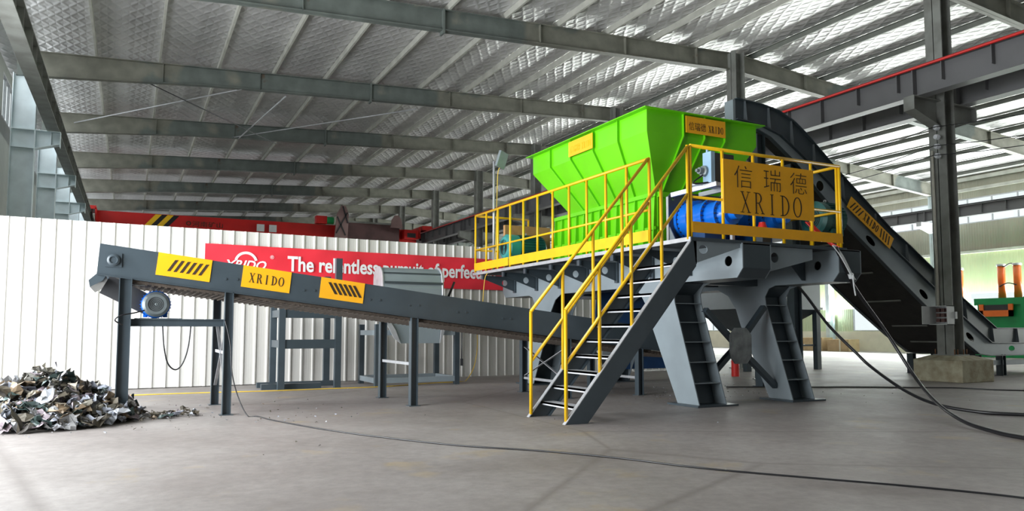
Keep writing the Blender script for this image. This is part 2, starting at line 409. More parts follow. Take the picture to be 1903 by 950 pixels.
# left wall: beyond the doorway (y > 18) ; window openings between the columns
def wall_yz(name, x0, x1, outer, holes, m):
    b = MB(); b.px([outer] + holes, x0, x1); return b.build(name, m, kind='structure')
wins = []
for k in range(2, 9):
    y = BAY[k]; wins.append((y + 1.6, y + 6.6))
wins = [(21.4, 26.4)] + wins
wall_yz('wall_left', -4.05, -3.95, [(18, 0), (Y1, 0), (Y1, 10.1), (18, 10.1)], [[(a, 8.25), (a, 9.75), (c, 9.75), (c, 8.25)] for a, c in wins if c < Y1], 'wall_grey')
MB().box(-4.05, -3.95, Y0, 18, 5.9, 10.1).build('wall_left.001', 'wall_grey', kind='structure')
MB().box(-4.0, 10, Y0 - .1, Y0, 0, 11.3).build('wall_front', 'wall_grey', kind='structure')
MB().box(24, 41.5, Y0 - .1, Y0, 0, 11.3).build('wall_front.001', 'wall_grey', kind='structure')
MB().box(10, 24, Y0 - .1, Y0, 6, 11.3).build('wall_front.002', 'wall_grey', kind='structure')
MB().box(-4.05, -3.95, Y0, 5, 0, 5.9).build('wall_left.002', 'wall_grey', kind='structure')
MB().box(-4.0, 41.5, Y1, Y1 + .1, 6.5, 11.4).build('wall_back', 'wall_grey', kind='structure')
def window(i, x, y0, y1, z0, z1, n, m='edge', bars=.05):
    b = MB(); f = .06
    b.px([[(y0, z0), (y1, z0), (y1, z1), (y0, z1)], [(y0 + f, z0 + f), (y0 + f, z1 - f), (y1 - f, z1 - f), (y1 - f, z0 + f)]], x - .05, x + .05)
    for k in range(1, n):
        y = y0 + (y1 - y0) * k / n; b.box(x - .04, x + .04, y - bars / 2, y + bars / 2, z0, z1)
    o = b.build('window_%d' % i, m, kind='structure')
    g = MB().box(x - .005, x + .005, y0 + f * .5, y1 - f * .5, z0 + f * .5, z1 - f * .5).build('window_pane', 'glass', o)
    return o
wi = 1
for a, c in wins:
    if c < Y1: window(wi, -4.0, a, c, 8.25, 9.75, 6); wi += 1
# right wall
hi = [(y + .35, y + 7.08) for y in [12.55 + 7.43 * k - 7.43 * 2 for k in range(0, 11)] if y + 7.1 < Y1 and y > 1]
lo = [(18.5, 25.84), (27.3, 33.45), (42.8, 48.5), (50.3, 56)]
wall_yz('wall_right', WX, WX + .1, [(Y0, 5.65), (Y1, 5.65), (Y1, 9.95), (Y0, 9.95)], [[(a, 7.25), (a, 8.68), (c, 8.68), (c, 7.25)] for a, c in hi], 'wall_beige')
wall_yz('wall_right.001', WX, WX + .1, [(Y0, 1.25), (Y1, 1.25), (Y1, 5.65), (Y0, 5.65)], [[(a, 1.27), (a, 3.42), (c, 3.42), (c, 1.27)] for a, c in lo], 'wall_green')
MB().box(WX - .12, WX + .15, Y0, Y1, 0, 1.25).build('wall_right.002', 'plaster', kind='structure')
for i, (z, hgt) in enumerate(((5.65, .14), (9.15, .16), (9.75, .2))):
    MB().box(WX - .14, WX, Y0, Y1, z - hgt / 2, z + hgt / 2).build('trim_%d' % (i + 1), 'purlin', kind='structure')
for a, c in hi: window(wi, WX + .05, a, c, 7.25, 8.68, 5); wi += 1
for a, c in lo: window(wi, WX + .05, a, c, 1.27, 3.42, 3); wi += 1
# low partition of ribbed white sheet behind the machine
def fy(x): return 18.856 + .077 * x
b = MB(); x = -9.0; pts = []
while x < 16.5:
    pts += [(x, 0), (x + .215, 0), (x + .232, -.035), (x + .262, -.035), (x + .279, 0)]; x += .279
fr = [(p[0], fy(p[0]) + p[1]) for p in pts]
b.pz([fr + [(p[0], p[1] + .03) for p in reversed(fr)]], .02, 3.68)
b.build('wall_partition', 'fence', kind='structure')
b = MB(); b.pz([[(-9, fy(-9) + .04), (16.5, fy(16.5) + .04), (16.5, fy(16.5) + .1), (-9, fy(-9) + .1)]], 3.5, 3.62)
b.build('trim_4', 'edge', kind='structure')

# rafters
def rafter(y, side):
    def bot(x):
        if side < 0: d = .62 + .20 * max(0, (2 - x) / 5.5)
        else: d = .62 + .12 * max(0, (x - 33) / 8)
        return ztop(x) - d
    xs = [LX + .1, 2, 8, 14, RX - .2] if side < 0 else [RX + .2, 26, 33, WX - .3]
    lab = 'left' if side < 0 else 'right'
    b = MB(); t = .012
    b.py([[(x, ztop(x)) for x in xs] + [(x, bot(x)) for x in reversed(xs)]], y - t, y + t)
    for g in (lambda x: ztop(x), lambda x: bot(x) + .02):
        b.py([[(x, g(x)) for x in xs] + [(x, g(x) - .02) for x in reversed(xs)]], y - .13, y + .13)
    for x in ([.7, 3.8, 7.8, 11.0, 14.2, 17.2] if side < 0 else [22.5, 26, 30, 34, 37.5]):
        dy = .13
        b.box(x - .008, x + .008, y - dy, y + dy, bot(x), ztop(x))
    for x in ([7.8] if side < 0 else [26]):
        b.box(x - .03, x + .03, y - .14, y + .14, bot(x) - .1, ztop(x) + .02)
    return tag(b.build('roof_rafter', 'rafter'), RLAB[side][BAY.index(y)], 'roof beam', 'steel rafters carrying the roof')
nth = ['nearest', 'second nearest', 'third nearest', 'fourth nearest', 'fifth', 'sixth', 'seventh', 'eighth', 'ninth', 'farthest']
RLAB = {}
RLAB[-1] = ['grey steel rafter of the left roof slope, overhead and out of view'] + ['grey steel rafter of the left roof slope, %s in view' % n for n in ['nearest (only its end at the top)', 'first running across the top', 'second', 'third', 'fourth', 'fifth', 'sixth', 'seventh', 'farthest']]
RLAB[1] = ['grey steel rafter of the right roof slope, overhead'] + ['grey steel rafter of the right roof slope, %s in view' % n for n in ['nearest, in the top right corner', 'second from the front', 'third from the front', 'fourth', 'fifth', 'sixth', 'seventh', 'eighth', 'farthest']]
for y in BAY[1:]:
    if y > 15: rafter(y, -1)
    rafter(y, 1)
# purlins
def purlin(x, lab, grp):
    z = ztop(x) + .1; b = MB(); s = 1 if x < RX else -1
    b.sweep([(-.03, -.1), (.035, -.1), (.035, -.08), (-.022, -.08), (-.022, .08), (.03, .08), (.03, .1), (-.03, .1)] if s > 0 else
            [(.03, -.1), (-.035, -.1), (-.035, -.08), (.022, -.08), (.022, .08), (-.03, .08), (-.03, .1), (.03, .1)], (x, Y0 + .1, z), (x, Y1 - .1, z))
    tag(b.build('roof_purlin', 'purlin' if x < RX else 'purlin_shade'), lab, 'purlin', grp)  # left pale, right darker: lit and shaded tones put into the colour
x = -3.1
while x < RX - .3: purlin(x, 'pale steel purlin running front to back under the left roof slope', 'purlins of the left roof slope'); x += 1.845
x = RX + .9
while x < WX - .3: purlin(x, 'steel purlin in shaded tone running front to back under the right roof slope', 'purlins of the right roof slope'); x += 1.86
# cross bracing rods under the left slope
for a, c, lab in (((-2.3, 34.86, 9.7), (3.2, 27.42, 9.75), 'thin white brace rod under the roof at far left'),
                  ((3.7, 34.86, 9.8), (9.6, 27.42, 9.9), 'thin white brace rod under the roof, right of the left one'),
                  ((4.0, 34.86, 9.8), (4.7, 27.42, 9.7), 'short pale brace rod angling up between two rafters'),
                  ((-0.2, 27.42, 9.7), (5.6, 34.88, 9.75), 'dark thin brace cable crossing the white rod at left')):
    tag(MB().tube([a, c], .025 if 'dark' not in lab else .018, 8).build('brace_rod', 'edge' if 'dark' not in lab else 'dark'), lab, 'rod', 'roof brace rods')

# columns of the middle row
def hcol(b, x, y, wx, wy, z0, z1, t=.02):
    b.box(x - wx / 2, x - wx / 2 + t, y - wy / 2, y + wy / 2, z0, z1)
    b.box(x + wx / 2 - t, x + wx / 2, y - wy / 2, y + wy / 2, z0, z1)
    b.box(x - wx / 2, x + wx / 2, y - .01, y + .01, z0, z1)
CLAB = ['', 'big worn grey steel column standing on the concrete plinth', 'grey steel column rising behind the green hopper', 'grey steel column left of the hopper rim', 'grey steel column behind the floodlight pole', 'grey steel column above the yellow side railing, fifth in its row', 'grey steel column sixth in the middle row', 'grey steel column seventh in the middle row', 'grey steel column eighth in the middle row', 'farthest grey steel column of the middle row']
for k in range(1, 10):
    y = BAY[k] - .17; CXX = RX + (.13 if k == 1 else 0)
    t = thing('steel_column', (CXX, y, .66 if k == 1 else 0), CLAB[k], 'column', 'columns of the middle row')
    b = MB(); z0 = .66 if k == 1 else 0; hcol(b, CXX, y, .42, .46, z0, RZ - .02, .022)
    b.box(CXX - .3, CXX + .3, y - .3, y + .3, z0, z0 + .025); b.build('shaft', 'column', t)
    for s in (-1, 1):    # crane brackets to both sides
        b = MB(); xe = CXX + s * 1.3; xi = CXX + s * .21
        b.py([[(xi, 6.65), (xe, 7.0), (xe, 7.33), (xi, 7.33)]], y - .008, y + .008)
        b.box(min(xi, xe), max(xi, xe), y - .15, y + .15, 7.33, 7.35)
        b.py([[(xi, 6.65), (xe, 7.0), (xe, 6.985), (xi, 6.635)]], y - .15, y + .15)
        b.box(xe - .01, xe + .01, y - .15, y + .15, 6.98, 7.33)
        b.build('crane_bracket', 'column', t)
    if k == 1:
        b = MB()
        for dx in (-.25, -.12, .12, .25):
            for dy in (-.26, .26): b.cyl((CXX + dx, y + dy, z0 + .02), (CXX + dx, y + dy, z0 + .16), .015, 8)
        tag(b.build('anchor_bolts', 'rust', t), 'rusty anchor bolts')
        b = MB(); b.box(CXX - .1, CXX + .06, y - .235, y - .23, 6.75, 6.95)
b = MB(); b.box(18.38, 19.68, 11.68, 13.0, 0, .55); b.add([(18.38, 11.68, .55), (19.68, 11.68, .55), (19.68, 13, .55), (18.38, 13, .55), (18.68, 12.0, .658), (19.38, 12.0, .658), (19.38, 12.75, .658), (18.68, 12.75, .658)], [(0, 1, 5, 4), (1, 2, 6, 5), (2, 3, 7, 6), (3, 0, 4, 7), (4, 5, 6, 7)])
tag(b.build('concrete_plinth', 'concrete', bevel=.02), 'stained concrete plinth under the big steel column', 'plinth')
# left wall columns
LC = ['pale blue grey wall column at far left, nearest with its bracket in view', 'pale wall column at left, second with its bracket in view', 'pale wall column at left, third with its bracket in view']
for i, k in enumerate(range(3, 10)):
    y = BAY[k]
    lab = LC[i] if i < 3 else 'pale wall column far along the left wall, number %s from the front' % ['', '', '', 'four', 'five', 'six', 'seven'][i]
    t = thing('wall_column', (-3.2, y, 0), lab, 'column', 'columns along the left wall')
    b = MB(); hcol(b, -3.15, y, .64, .3, 0, 9.25, .02); b.build('shaft', 'left_column', t)
    b = MB(); b.py([[(-2.83, 6.95), (-2.15, 7.15), (-2.15, 7.52), (-2.83, 7.52)]], y - .008, y + .008)
    b.box(-3.46, -2.15, y - .16, y + .16, 7.50, 7.53)
    b.py([[(-3.46, 6.95), (-2.83, 6.95), (-2.15, 7.15), (-2.15, 7.13), (-2.83, 6.93), (-3.46, 6.93)]], y - .16, y + .16)
    for xx in (-2.82, -2.4, -2.16): b.box(xx - .008, xx + .008, y - .15, y + .15, 7.05 if xx > -2.8 else 6.95, 7.5)
    b.build('crane_bracket', 'left_column', t)
# right wall columns
for i, k in enumerate(range(1, 10)):
    y = BAY[k]
    lab = 'pale wall column on the right wall, %s from the front' % ['first', 'second', 'third', 'fourth', 'fifth', 'sixth', 'seventh', 'eighth', 'ninth'][i]
    t = thing('wall_column', (41, y, 0), lab, 'column', 'columns along the right wall')
    b = MB(); hcol(b, 41.05, y, .5, .3, 0, 9.1, .02); b.build('shaft', 'left_column', t)
    b = MB(); b.py([[(40.8, 6.85), (39.7, 7.2), (39.7, 7.45), (40.8, 7.45)]], y - .15, y + .15); b.build('crane_bracket', 'edge', t)
# crane runway beams
def runway(x, z0, z1, lab, y0=Y0 + 2, rail=None, m='crane_beam'):
    t = thing('crane_runway_beam', (x, (y0 + Y1) / 2, z0), lab, 'crane beam', 'crane runway beams')
    b = MB(); b.ibeam((x, y0, (z0 + z1) / 2), (x, Y1 - 1, (z0 + z1) / 2), .34, z1 - z0, .028)
    y = y0 + .8
    while y < Y1 - 2:
        b.box(x - .15, x + .15, y - .01, y + .01, z1 - .5 if (int(y * 10) % 3) else z0 + .05, z1 - .02); y += 1.24
    for yy in BAY:
        if yy > y0 and yy < Y1 - 1: b.box(x - .17, x + .17, yy - .19, yy - .155, z0, z1)
    b.build('girder', m, t)
    b = MB().box(x - .03, x + .03, y0, Y1 - 1, z1, z1 + .09); b.build('crane_rail', 'dark', t)
    if rail:
        b = MB().tube([(x - .2, y0, z1 - .02), (x - .2, Y1 - 1, z1 - .02)], .038, 8)
        tag(b.build('conductor_rail', 'rail_red', t), 'red conductor rail')
runway(18.05, 7.35, 8.1, 'dark grey crane runway beam with the red conductor rail on top', rail=True)
runway(19.85, 7.35, 8.1, 'dark grey crane runway beam right of the middle columns, without a red rail')
runway(-2.35, 7.53, 8.12, 'grey crane runway beam along the left wall', 4.0, m='column')
runway(40.1, 7.46, 8.06, 'dark crane runway beam in front of the right wall windows')

# overhead crane far behind the partition
yc = 49.8
t = thing('bridge_crane', (8, yc, 7.9), 'red overhead bridge crane seen above the white partition', 'crane')
b = MB(); b.box(-2.0, 17.5, yc - .3, yc + .3, 7.15, 8.25); b.build('girder', 'red', t)
b = MB(); b.box(-2.65, -1.95, yc - 1.0, yc + 1.0, 8.22, 8.42); b.box(-2.0, -1.92, yc - 1.0, yc - .3, 7.6, 8.3); b.build('end_carriage', 'red', t)
b = MB(); b.box(17.7, 18.4, yc - 1.0, yc + 1.0, 8.2, 8.5); b.box(17.45, 17.55, yc - 1.0, yc - .3, 7.6, 8.4); b.build('end_carriage', 'red', t)
for i, x0 in enumerate((.35, 1.0)):
    tag(MB().py([[(x0, 7.3), (x0 + .34, 7.3), (x0 + 1.12, 8.22), (x0 + .78, 8.22)]], yc - .32, yc - .305).build('warning_stripe', 'yellow', t), 'yellow diagonal stripe')
    MB().py([[(x0 + .34, 7.3), (x0 + .65, 7.3), (x0 + 1.43, 8.22), (x0 + 1.12, 8.22)]], yc - .32, yc - .305).build('warning_stripe', 'black', t)
text_obj('lettering', '\u6cb3\u5357\u77ff\u5c71', (3.15, yc - .31, 7.62), (1, 0, 0), (0, 0, 1), 1.75, .34, 'ink', t)
b = MB(); b.py([circ(2.95, 7.8, .14), circ(2.95, 7.8, .09)[::-1]], yc - .32, yc - .305); b.build('emblem', 'ink', t)
for x in (6.9, 7.65): MB().box(x, x + .45, yc - .42, yc - .3, 7.55, 8.0).build('junction_box', 'box_white', t)
t2 = thing('crane_trolley', (14, yc, 8.25), 'faded pink brown hoist drum trolley on the red crane', 'hoist')
b = MB(); b.box(12.5, 16.0, yc - 1.1, yc + 1.1, 8.26, 8.38); b.box(12.5, 16.0, yc - 1.1, yc - .4, 7.3, 8.26); b.build('drum_housing', 'maroon', t2)
b = MB(); ol = [(11.6, 7.3), (12.45, 7.3), (12.5, 8.9), (12.3, 9.45), (12.05, 9.45), (11.75, 8.9)]; b.py([ol], yc - 1.25, yc - 1.1); b.build('end_plate', 'pink', t2)
for a, c_ in (((11.75, 8.7), (12.3, 7.5)), ((12.1, 9.4), (12.45, 8.3)), ((11.7, 7.6), (12.4, 9.0))): MB().bar((a[0], yc - 1.27, a[1]), (c_[0], yc - 1.27, c_[1]), .07, .05, (0, 1, 0)).build('plate_rib', 'dark', t2)
b = MB(); b.py([[(15.35, 8.2), (16.2, 8.2), (16.1, 8.75), (15.9, 9.05), (15.65, 9.05), (15.45, 8.75)]], yc - 1.25, yc - 1.1); b.build('end_plate', 'pink', t2)
MB().box(12.4, 16.1, yc - 1.15, yc + 1.15, 8.38, 8.5).build('platform', 'column', t2)
MB().box(10.5, 11.2, yc - .8, yc - .3, 8.26, 8.75).build('motor', 'red', t2)
MB().lathe([(0, .001), (0, .24), (.45, .24), (.45, .001)], (11.2, yc - .6, 8.5), (1, 0, 0)).build('gearbox', 'green', t2)
b = MB(); b.box(16.3, 17.3, yc - 1.3, yc - .5, 7.5, 8.12); b.build('buffer_box', 'red', t2); MB().box(16.5, 17.1, yc - 1.32, yc - 1.3, 7.6, 7.9).build('buffer_window', 'dark', t2)

# ------------------------------------------------------------------ left belt conveyor
SL = -.1214
def ct(x): return 2.519 + SL * x
YN, YF, XE = 12.5, 14.36, 10.9
T = thing('discharge_conveyor', (1.4, 13.4, 0), 'long slate grey belt conveyor sloping down from the left to under the machine', 'conveyor')
D = .45
for ys, s in ((YN, -1), (YF, 1)):
    b = MB(); x0 = -.43
    b.py([[(x0, ct(x0)), (XE, ct(XE)), (XE, ct(XE) - D), (x0 - .03, ct(x0) - D)]], ys, ys + .008 * s)
    b.py([[(x0, ct(x0)), (XE, ct(XE)), (XE, ct(XE) - .012), (x0, ct(x0) - .012)]], ys, ys - .06 * s)
    b.py([[(x0 - .03, ct(x0) - D), (XE, ct(XE) - D), (XE, ct(XE) - D - .012), (x0 - .03, ct(x0) - D - .012)]], ys - .05 * s, ys + .035 * s)
    for x in (1.3, 2.5, 3.6, 4.3, 5.2, 6.1, 7.3):
        for dx in (0, .17): b.lathe([(0, .018), (.014, .018), (.014, .0)], (x + dx, ys + .008 * s, ct(x) - .26), (0, s, 0), 8)
    b.build('side_plate', 'slate', T)
b = MB()
b.py([[(-.1, ct(-.1) - D - .02), (XE, ct(XE) - D - .02), (XE, ct(XE) - D - .06), (-.1, ct(-.1) - D - .06)]], YN + .04, YF - .04)
x = 0
while x < XE - .2:
    b.py([[(x, ct(x) - D - .05), (x + .03, ct(x) - D - .05), (x + .03, ct(x) - D - .078), (x, ct(x) - D - .078)]], YN + .05, YF - .05); x += .09
b.build('return_belt', 'belt', T)
b = MB(); b.py([[(-.3, ct(-.3) - .12), (XE, ct(XE) - .12), (XE, ct(XE) - .15), (-.3, ct(-.3) - .15)]], YN + .03, YF - .03); b.build('belt', 'belt', T)
b = MB(); b.cyl((-.2, YN + .03, 2.33), (-.2, YF - .03, 2.33), .19, 24); b.build('head_drum', 'dark', T)
b = MB(); b.box(-.36, -.14, YN - .03, YN, 2.23, 2.43); b.lathe([(0, .085), (.03, .085), (.045, .06), (.045, .05), (.03, .045), (.03, 0)], (-.25, YN - .03, 2.33), (0, -1, 0), 20)
b.build('bearing_block', 'slate', T)
b = MB(); b.py([[(-.46, 2.13), (-.56, 2.03), (-.54, 1.93), (-.38, 2.03), (-.34, 2.1)]], YN + .02, YF - .02); b.build('discharge_lip', 'slate', T)
b = MB(); b.bar((-.36, 13.0, 2.0), (.42, 13.0, 1.6), .2, .30, (0, 0, 1)); tag(b.build('chain_guard', 'dark', T), 'dark chain guard slanting down to the motor')
b = MB(); b.bar((.12, 12.7, 2.1), (.12, 12.7, 1.98), .16, .12, (0, 1, 0)); b.build('guard_bracket', 'column', T)
def leg(b, x, y, z1, w_=.13):
    b.ibeam((x, y, 0.012), (x, y, z1), w_, w_, .012, (1, 0, 0)); b.box(x - .1, x + .1, y - .1, y + .1, 0, .012)
for x in (-.08, 1.36, 4.4, 7.5, 9.2):
    for y in (YN + .03, YF - .03):
        b = MB(); leg(b, x, y, ct(x) - D - .01, .17 if x < 0 else .13); b.build('leg', 'slate', T)
b = MB(); b.ibeam((-.02, YN + .1, 1.42), (1.3, YN + .1, 1.42), .1, .11, .012); b.ibeam((-.02, YN + .75, 1.42), (1.3, YN + .75, 1.42), .1, .11, .012)
b.box(.05, .7, YN + .05, YN + .8, 1.475, 1.485); tag(b.build('motor_shelf', 'slate', T), 'steel shelf under the blue motor')
b = MB()
for x in (1.36, 7.5):
    b.bar((x, YN + .1, 1.45 if x < 2 else .95), (x, YF - .1, .35), .012, .05, (1, 0, 0)); b.bar((x, YN + .1, .35), (x, YF - .1, 1.45 if x < 2 else .95), .012, .05, (1, 0, 0))
build_parts(b, 'cross_brace', 'edge', T, 'pale flat brace bar between legs')
b = MB()
b.bar((4.4, YN + .05, .72), (4.4, YF - .05, .72), .05, .05)
b.bar((9.2, YN + .05, .35), (9.2, YF - .05, .35), .05, .05); b.bar((7.5, YN, .3), (7.5, YF, .3), .05, .05)
b.bar((1.36, YN + .05, .95), (1.36, YF - .05, .95), .03, .05)
build_parts(b, 'leg_rail', 'edge', T)
fnp = lambda a, b_, c: (a, c, b_)
def cplate(xa, xb, pat, lab):
    b = MB(); y = YN - .012; z = lambda x, f: ct(x) - .012 - f * (D - .04)
    b.py([[(xa, z(xa, -.03)), (xb, z(xb, -.03)), (xb - .035, z(xb, .80)), (xa - .035, z(xa, .80))]], y - .008, y)
    p = tag(b.build('yellow_plate', 'orange_yellow', T), lab)
    b = MB(); n = 6
    if pat == 'XRIDO':
        f = lambda a, b_, c: (a - .035 * (1 - b_), c, z(a, .80 - .82 * b_) )
        serif_word(b, 'XRIDO', f, xa + .1, .26, xb - xa - .2, .44, y - .013, y - .008, th=.05, tk=.13)
    else:
        for i in range(n):
            u = xa + .12 + i * (xb - xa - .32) / (n - 1); d = .11 * pat
            b.py([[(u, z(u, .62)), (u + .045, z(u, .62)), (u + .045 + d, z(u + d, .17)), (u + d, z(u + d, .17))]] if pat > 0 else
                 [[(u + .1, z(u, .62)), (u + .145, z(u, .62)), (u + .145 + d, z(u + d, .17)), (u + .1 + d, z(u + d, .17))]], y - .013, y - .008)
    b.build('lettering' if pat == 'XRIDO' else 'black_slashes', 'ink', p)
cplate(.345, 1.10, 1, 'yellow plate with six black slashes leaning right')
cplate(1.56, 2.30, 'XRIDO', 'yellow plate with thin dark serif letters')
cplate(2.78, 3.51, -1, 'yellow plate with six black slashes leaning left')
# blue motor on the shelf
def motor(name, c, ax, r, L, mb, mf, label, group=None, feet=True, fins=True, cover=1.0, bs=.95):
    """axis points to the fan end; c = centre of the fan end"""
    c, ax = V(c), V(ax).normalized(); t = thing(name, (c.x, c.y, c.z - r - .04), label, 'motor', group)
    back = c - ax * L
    b = MB(); b.lathe([(0, 0), (0, .55 * r), (.08 * L, bs * r), (.86 * L, bs * r), (.90 * L, .9 * r), (.90 * L, 0)], back, ax)
    if fins:
        side = ax.cross(V((0, 0, 1))).normalized(); up = V((0, 0, 1))
        for k in range(28):
            a = 2 * math.pi * k / 28; d = side * math.cos(a) + up * math.sin(a)
            p = back + ax * (.12 * L); q = back + ax * (.70 * L); d0 = bs * r
            b.bar(p + d * d0 * 1.02, q + d * d0 * 1.02, .008, r * .14, d)
    b.build('body', mb, t)
    b = MB(); b.lathe([(-.3 * L, r * 1.02), (-.06 * L, r * 1.04), (0, r * .82), (.012 * L, r * .62), (-.012 * L, r * .60), (-.012 * L, r * .1), (0, 0)], c, ax)
    b.build('fan_cover', mf, t)
    b = MB()
    for k in range(4): b.lathe([(0, r * (.16 + .12 * k)), (.008, r * (.16 + .12 * k)), (.008, r * (.20 + .12 * k)), (0, r * (.2 + .12 * k))], c - ax * .005, ax, 24)
    b.build('fan_grille', 'dark', t)
    if feet:
        b = MB(); side = ax.cross(V((0, 0, 1))).normalized()
        for s in (-1, 1):
            p = back + ax * (.2 * L) + side * s * r * .75; q = back + ax * (.65 * L) + side * s * r * .75
            b.bar(p + V((0, 0, -r * .85)), q + V((0, 0, -r * .85)), .06, r * .4)
        build_parts(b, 'foot', mb, t)
    b = MB(); side = ax.cross(V((0, 0, 1))).normalized()
    p = back + ax * .45 * L + V((0, 0, r * 1.02)); b.lathe([(-.01, .03), (.01, .03), (.01, .02), (-.01, .02), (-.01, .03)], p + V((0, 0, .03)), ax, 14)
    b.cyl(p - V((0, 0, .06)), p, .012, 8); b.build('lifting_eye', 'edge', t)
    return t
motor('electric_motor', (.34, 12.72, 1.70), (0, -1, 0), .185, .55, 'blue', 'fan', 'blue electric motor on the shelf of the left conveyor', bs=1.12)

# ------------------------------------------------------------------ shredder machine: steel support
MT = thing('shredder_machine', (10.0, 13.3, 0), 'big shredder: slate steel portal frame, platform deck and lime green hopper', 'shredder')
YC = 13.34
def girder_outline():
    n = []
    half = [(9.0, 2.70), (9.0, 2.30), (9.13, 2.15), (10.45, 2.15), (10.62, 2.10), (10.72, 1.95), (10.70, 1.80), (10.09, .02), (10.66, .02), (11.38, 1.40), (11.50, 1.72), (11.72, 2.00), (12.0, 2.13)]
    return half + [(2 * YC - y, z) for y, z in reversed(half)]
inner = girder_outline()
def lerp(a, b_, t_): return a + (b_ - a) * t_
for gi, (xa, xb, lab) in enumerate(((8.65, 9.27, 'left'), (10.85, 11.42, 'right'))):
    hol = [ell(yy, 2.43, .085, .085) for yy in (9.32,)] if gi == 0 else [ell(9.45, 2.45, .08, .08)]
    for xx in (xa, xb - .02):
        MB().px([inner] + [h[::-1] for h in hol], xx, xx + .02).build('girder_side_plate', 'slate_light', MT)  # same paint as the box, light from the left coloured in
    b = MB(); e = .02
    b.box(xa + e, xb - e, 9.0, 2 * YC - 9.0, 2.68, 2.70)
    for s in (0, 1):
        yy = lambda y: y if s == 0 else 2 * YC - y
        def seg(p, q, th=.012):
            b.px([[(yy(p[0]), p[1]), (yy(q[0]), q[1]), (yy(q[0]), q[1] + .001), (yy(q[0] + .012), q[1] + .01), (yy(p[0] + .012), p[1] + .01)]], xa + e, xb - e)
        seg((9.0, 2.70), (9.0, 2.30)); seg((9.0, 2.30), (9.13, 2.15))
        b.box(xa + e, xb - e, min(yy(9.13), yy(10.5)), max(yy(9.13), yy(10.5)), 2.15, 2.165)
        # leg web set back between the side plates and its horizontal ribs
        web = [(10.62, 2.15), (10.90, 1.95), (10.88, 1.78), (10.38, .03), (10.40, .03), (10.91, 1.78), (10.93, 1.97), (10.66, 2.16)]
        b.px([[(yy(y), z) for y, z in web]], xa + e, xb - e)
    b.box(xa + e, xb - e, 12.0, 2 * YC - 12.0, 2.13, 2.145)
    b.build('girder_box', 'slate', MT)
    for s in (0, 1):
        yy = lambda y: y if s == 0 else 2 * YC - y
        b = MB()
        for z in (.38, .74, 1.09, 1.44, 1.78):
            f = (z - .02) / 1.78; y0 = lerp(10.10, 10.70, f); y1 = lerp(10.40, 10.9, f)
            b.box(xa + e, xb - e, min(yy(y0), yy(y1)), max(yy(y0), yy(y1)), z, z + .014)
        build_parts(b, 'leg_rib', 'slate_light', MT, 'pale horizontal rib inside the leg')
        b = MB(); b.box(xa - .12, xb + .16, min(yy(9.98), yy(10.8)), max(yy(9.98), yy(10.8)), 0, .03); b.build('foot_plate', 'slate', MT)
# brace X with octagon plate between the two near legs
b = MB(); c = V((10.05, 10.62, 1.02)); 
for p in ((9.27, 10.62, 1.68), (10.72, 10.62, 1.75), (9.27, 10.55, .45), (10.85, 10.5, .25)):
    b.bar(c + V((0, .03, 0)), V(p), .09, .11, (0, 1, 0))
build_parts(b, 'cross_brace', 'slate', MT)
oc = [(-.14, .33), (.14, .33), (.26, .2), (.26, -.2), (.14, -.33), (-.14, -.33), (-.26, -.2), (-.26, .2)]
MB().py([[(c.x + a, c.z + z_) for a, z_ in oc]], 10.54, 10.57).build('gusset_plate', 'brushed', MT)
b = MB(); c2 = c + V((0, 5.44, 0))
for p in ((9.27, 16.06, 1.68), (10.85, 16.06, 1.68), (9.27, 16.1, .4), (10.85, 16.1, .4)): b.bar(c2, V(p), .09, .11, (0, 1, 0))
build_parts(b, 'cross_brace', 'slate', MT)
# cross beams between girders
b = MB()
b.box(9.27, 10.85, 10.9, 11.1, 2.16, 2.70)
for y in (12.0, 14.7, 16.7): b.box(9.27, 10.85, y, y + .2, 2.2, 2.70)
build_parts(b, 'cross_beam', 'slate', MT)
# front fascia brackets under the walkway
b = MB()
b.py([[(7.70, 2.68), (8.85, 2.68), (8.75, 2.655), (7.74, 2.34)], ell(7.89, 2.56, .085, .07)[::-1]], 9.05, 9.062); b.build('walkway_bracket', 'slate_light', MT)
b = MB(); b.py([[(9.28, 2.68), (10.30, 2.68), (10.30, 2.50), (9.28, 2.26)], circ(9.42, 2.50, .085)[::-1]], 9.07, 9.09); b.build('walkway_bracket', 'slate_light', MT)
b = MB(); b.py([[(10.30, 2.68), (10.84, 2.68), (10.84, 2.2), (10.76, 2.2)]], 9.72, 9.735); b.build('walkway_bracket', 'slate', MT)
# outrigger brackets at the left, each with a round hole
for i, y in enumerate((10.25, 11.3, 12.45, 13.55, 14.7, 15.8, 16.95)):
    b = MB(); b.py([[(7.74, 2.66), (8.65, 2.66), (8.65, 2.27), (7.74, 2.58)], circ(8.34, 2.49, .075)[::-1]], y, y + .02)
    b.box(8.60, 8.65, y - .04, y + .06, 2.25, 2.66); b.box(7.72, 7.76, y - .04, y + .06, 2.56, 2.67)
    b.build('outrigger_bracket', 'slate', MT)
# deck
b = MB(); b.box(7.66, 11.1, 9.04, 17.35, 2.70, 2.735); b.box(11.1, 11.45, 10.2, 17.35, 2.70, 2.735); b.box(11.1, 11.62, 9.5, 10.2, 2.70, 2.735)
b.build('deck', 'dark', MT)
b = MB(); b.box(7.63, 7.66, 9.04, 17.35, 2.68, 2.745); b.build('deck_edge', 'edge', MT); MB().box(7.63, 11.1, 9.02, 9.04, 2.685, 2.74).build('deck_edge', 'slate', MT)  # edge is pale along the left, slate along the front
MB().box(8.935, 8.95, 11.2, 11.26, 2.74, 3.82).build('plate_edge', 'edge', MT)

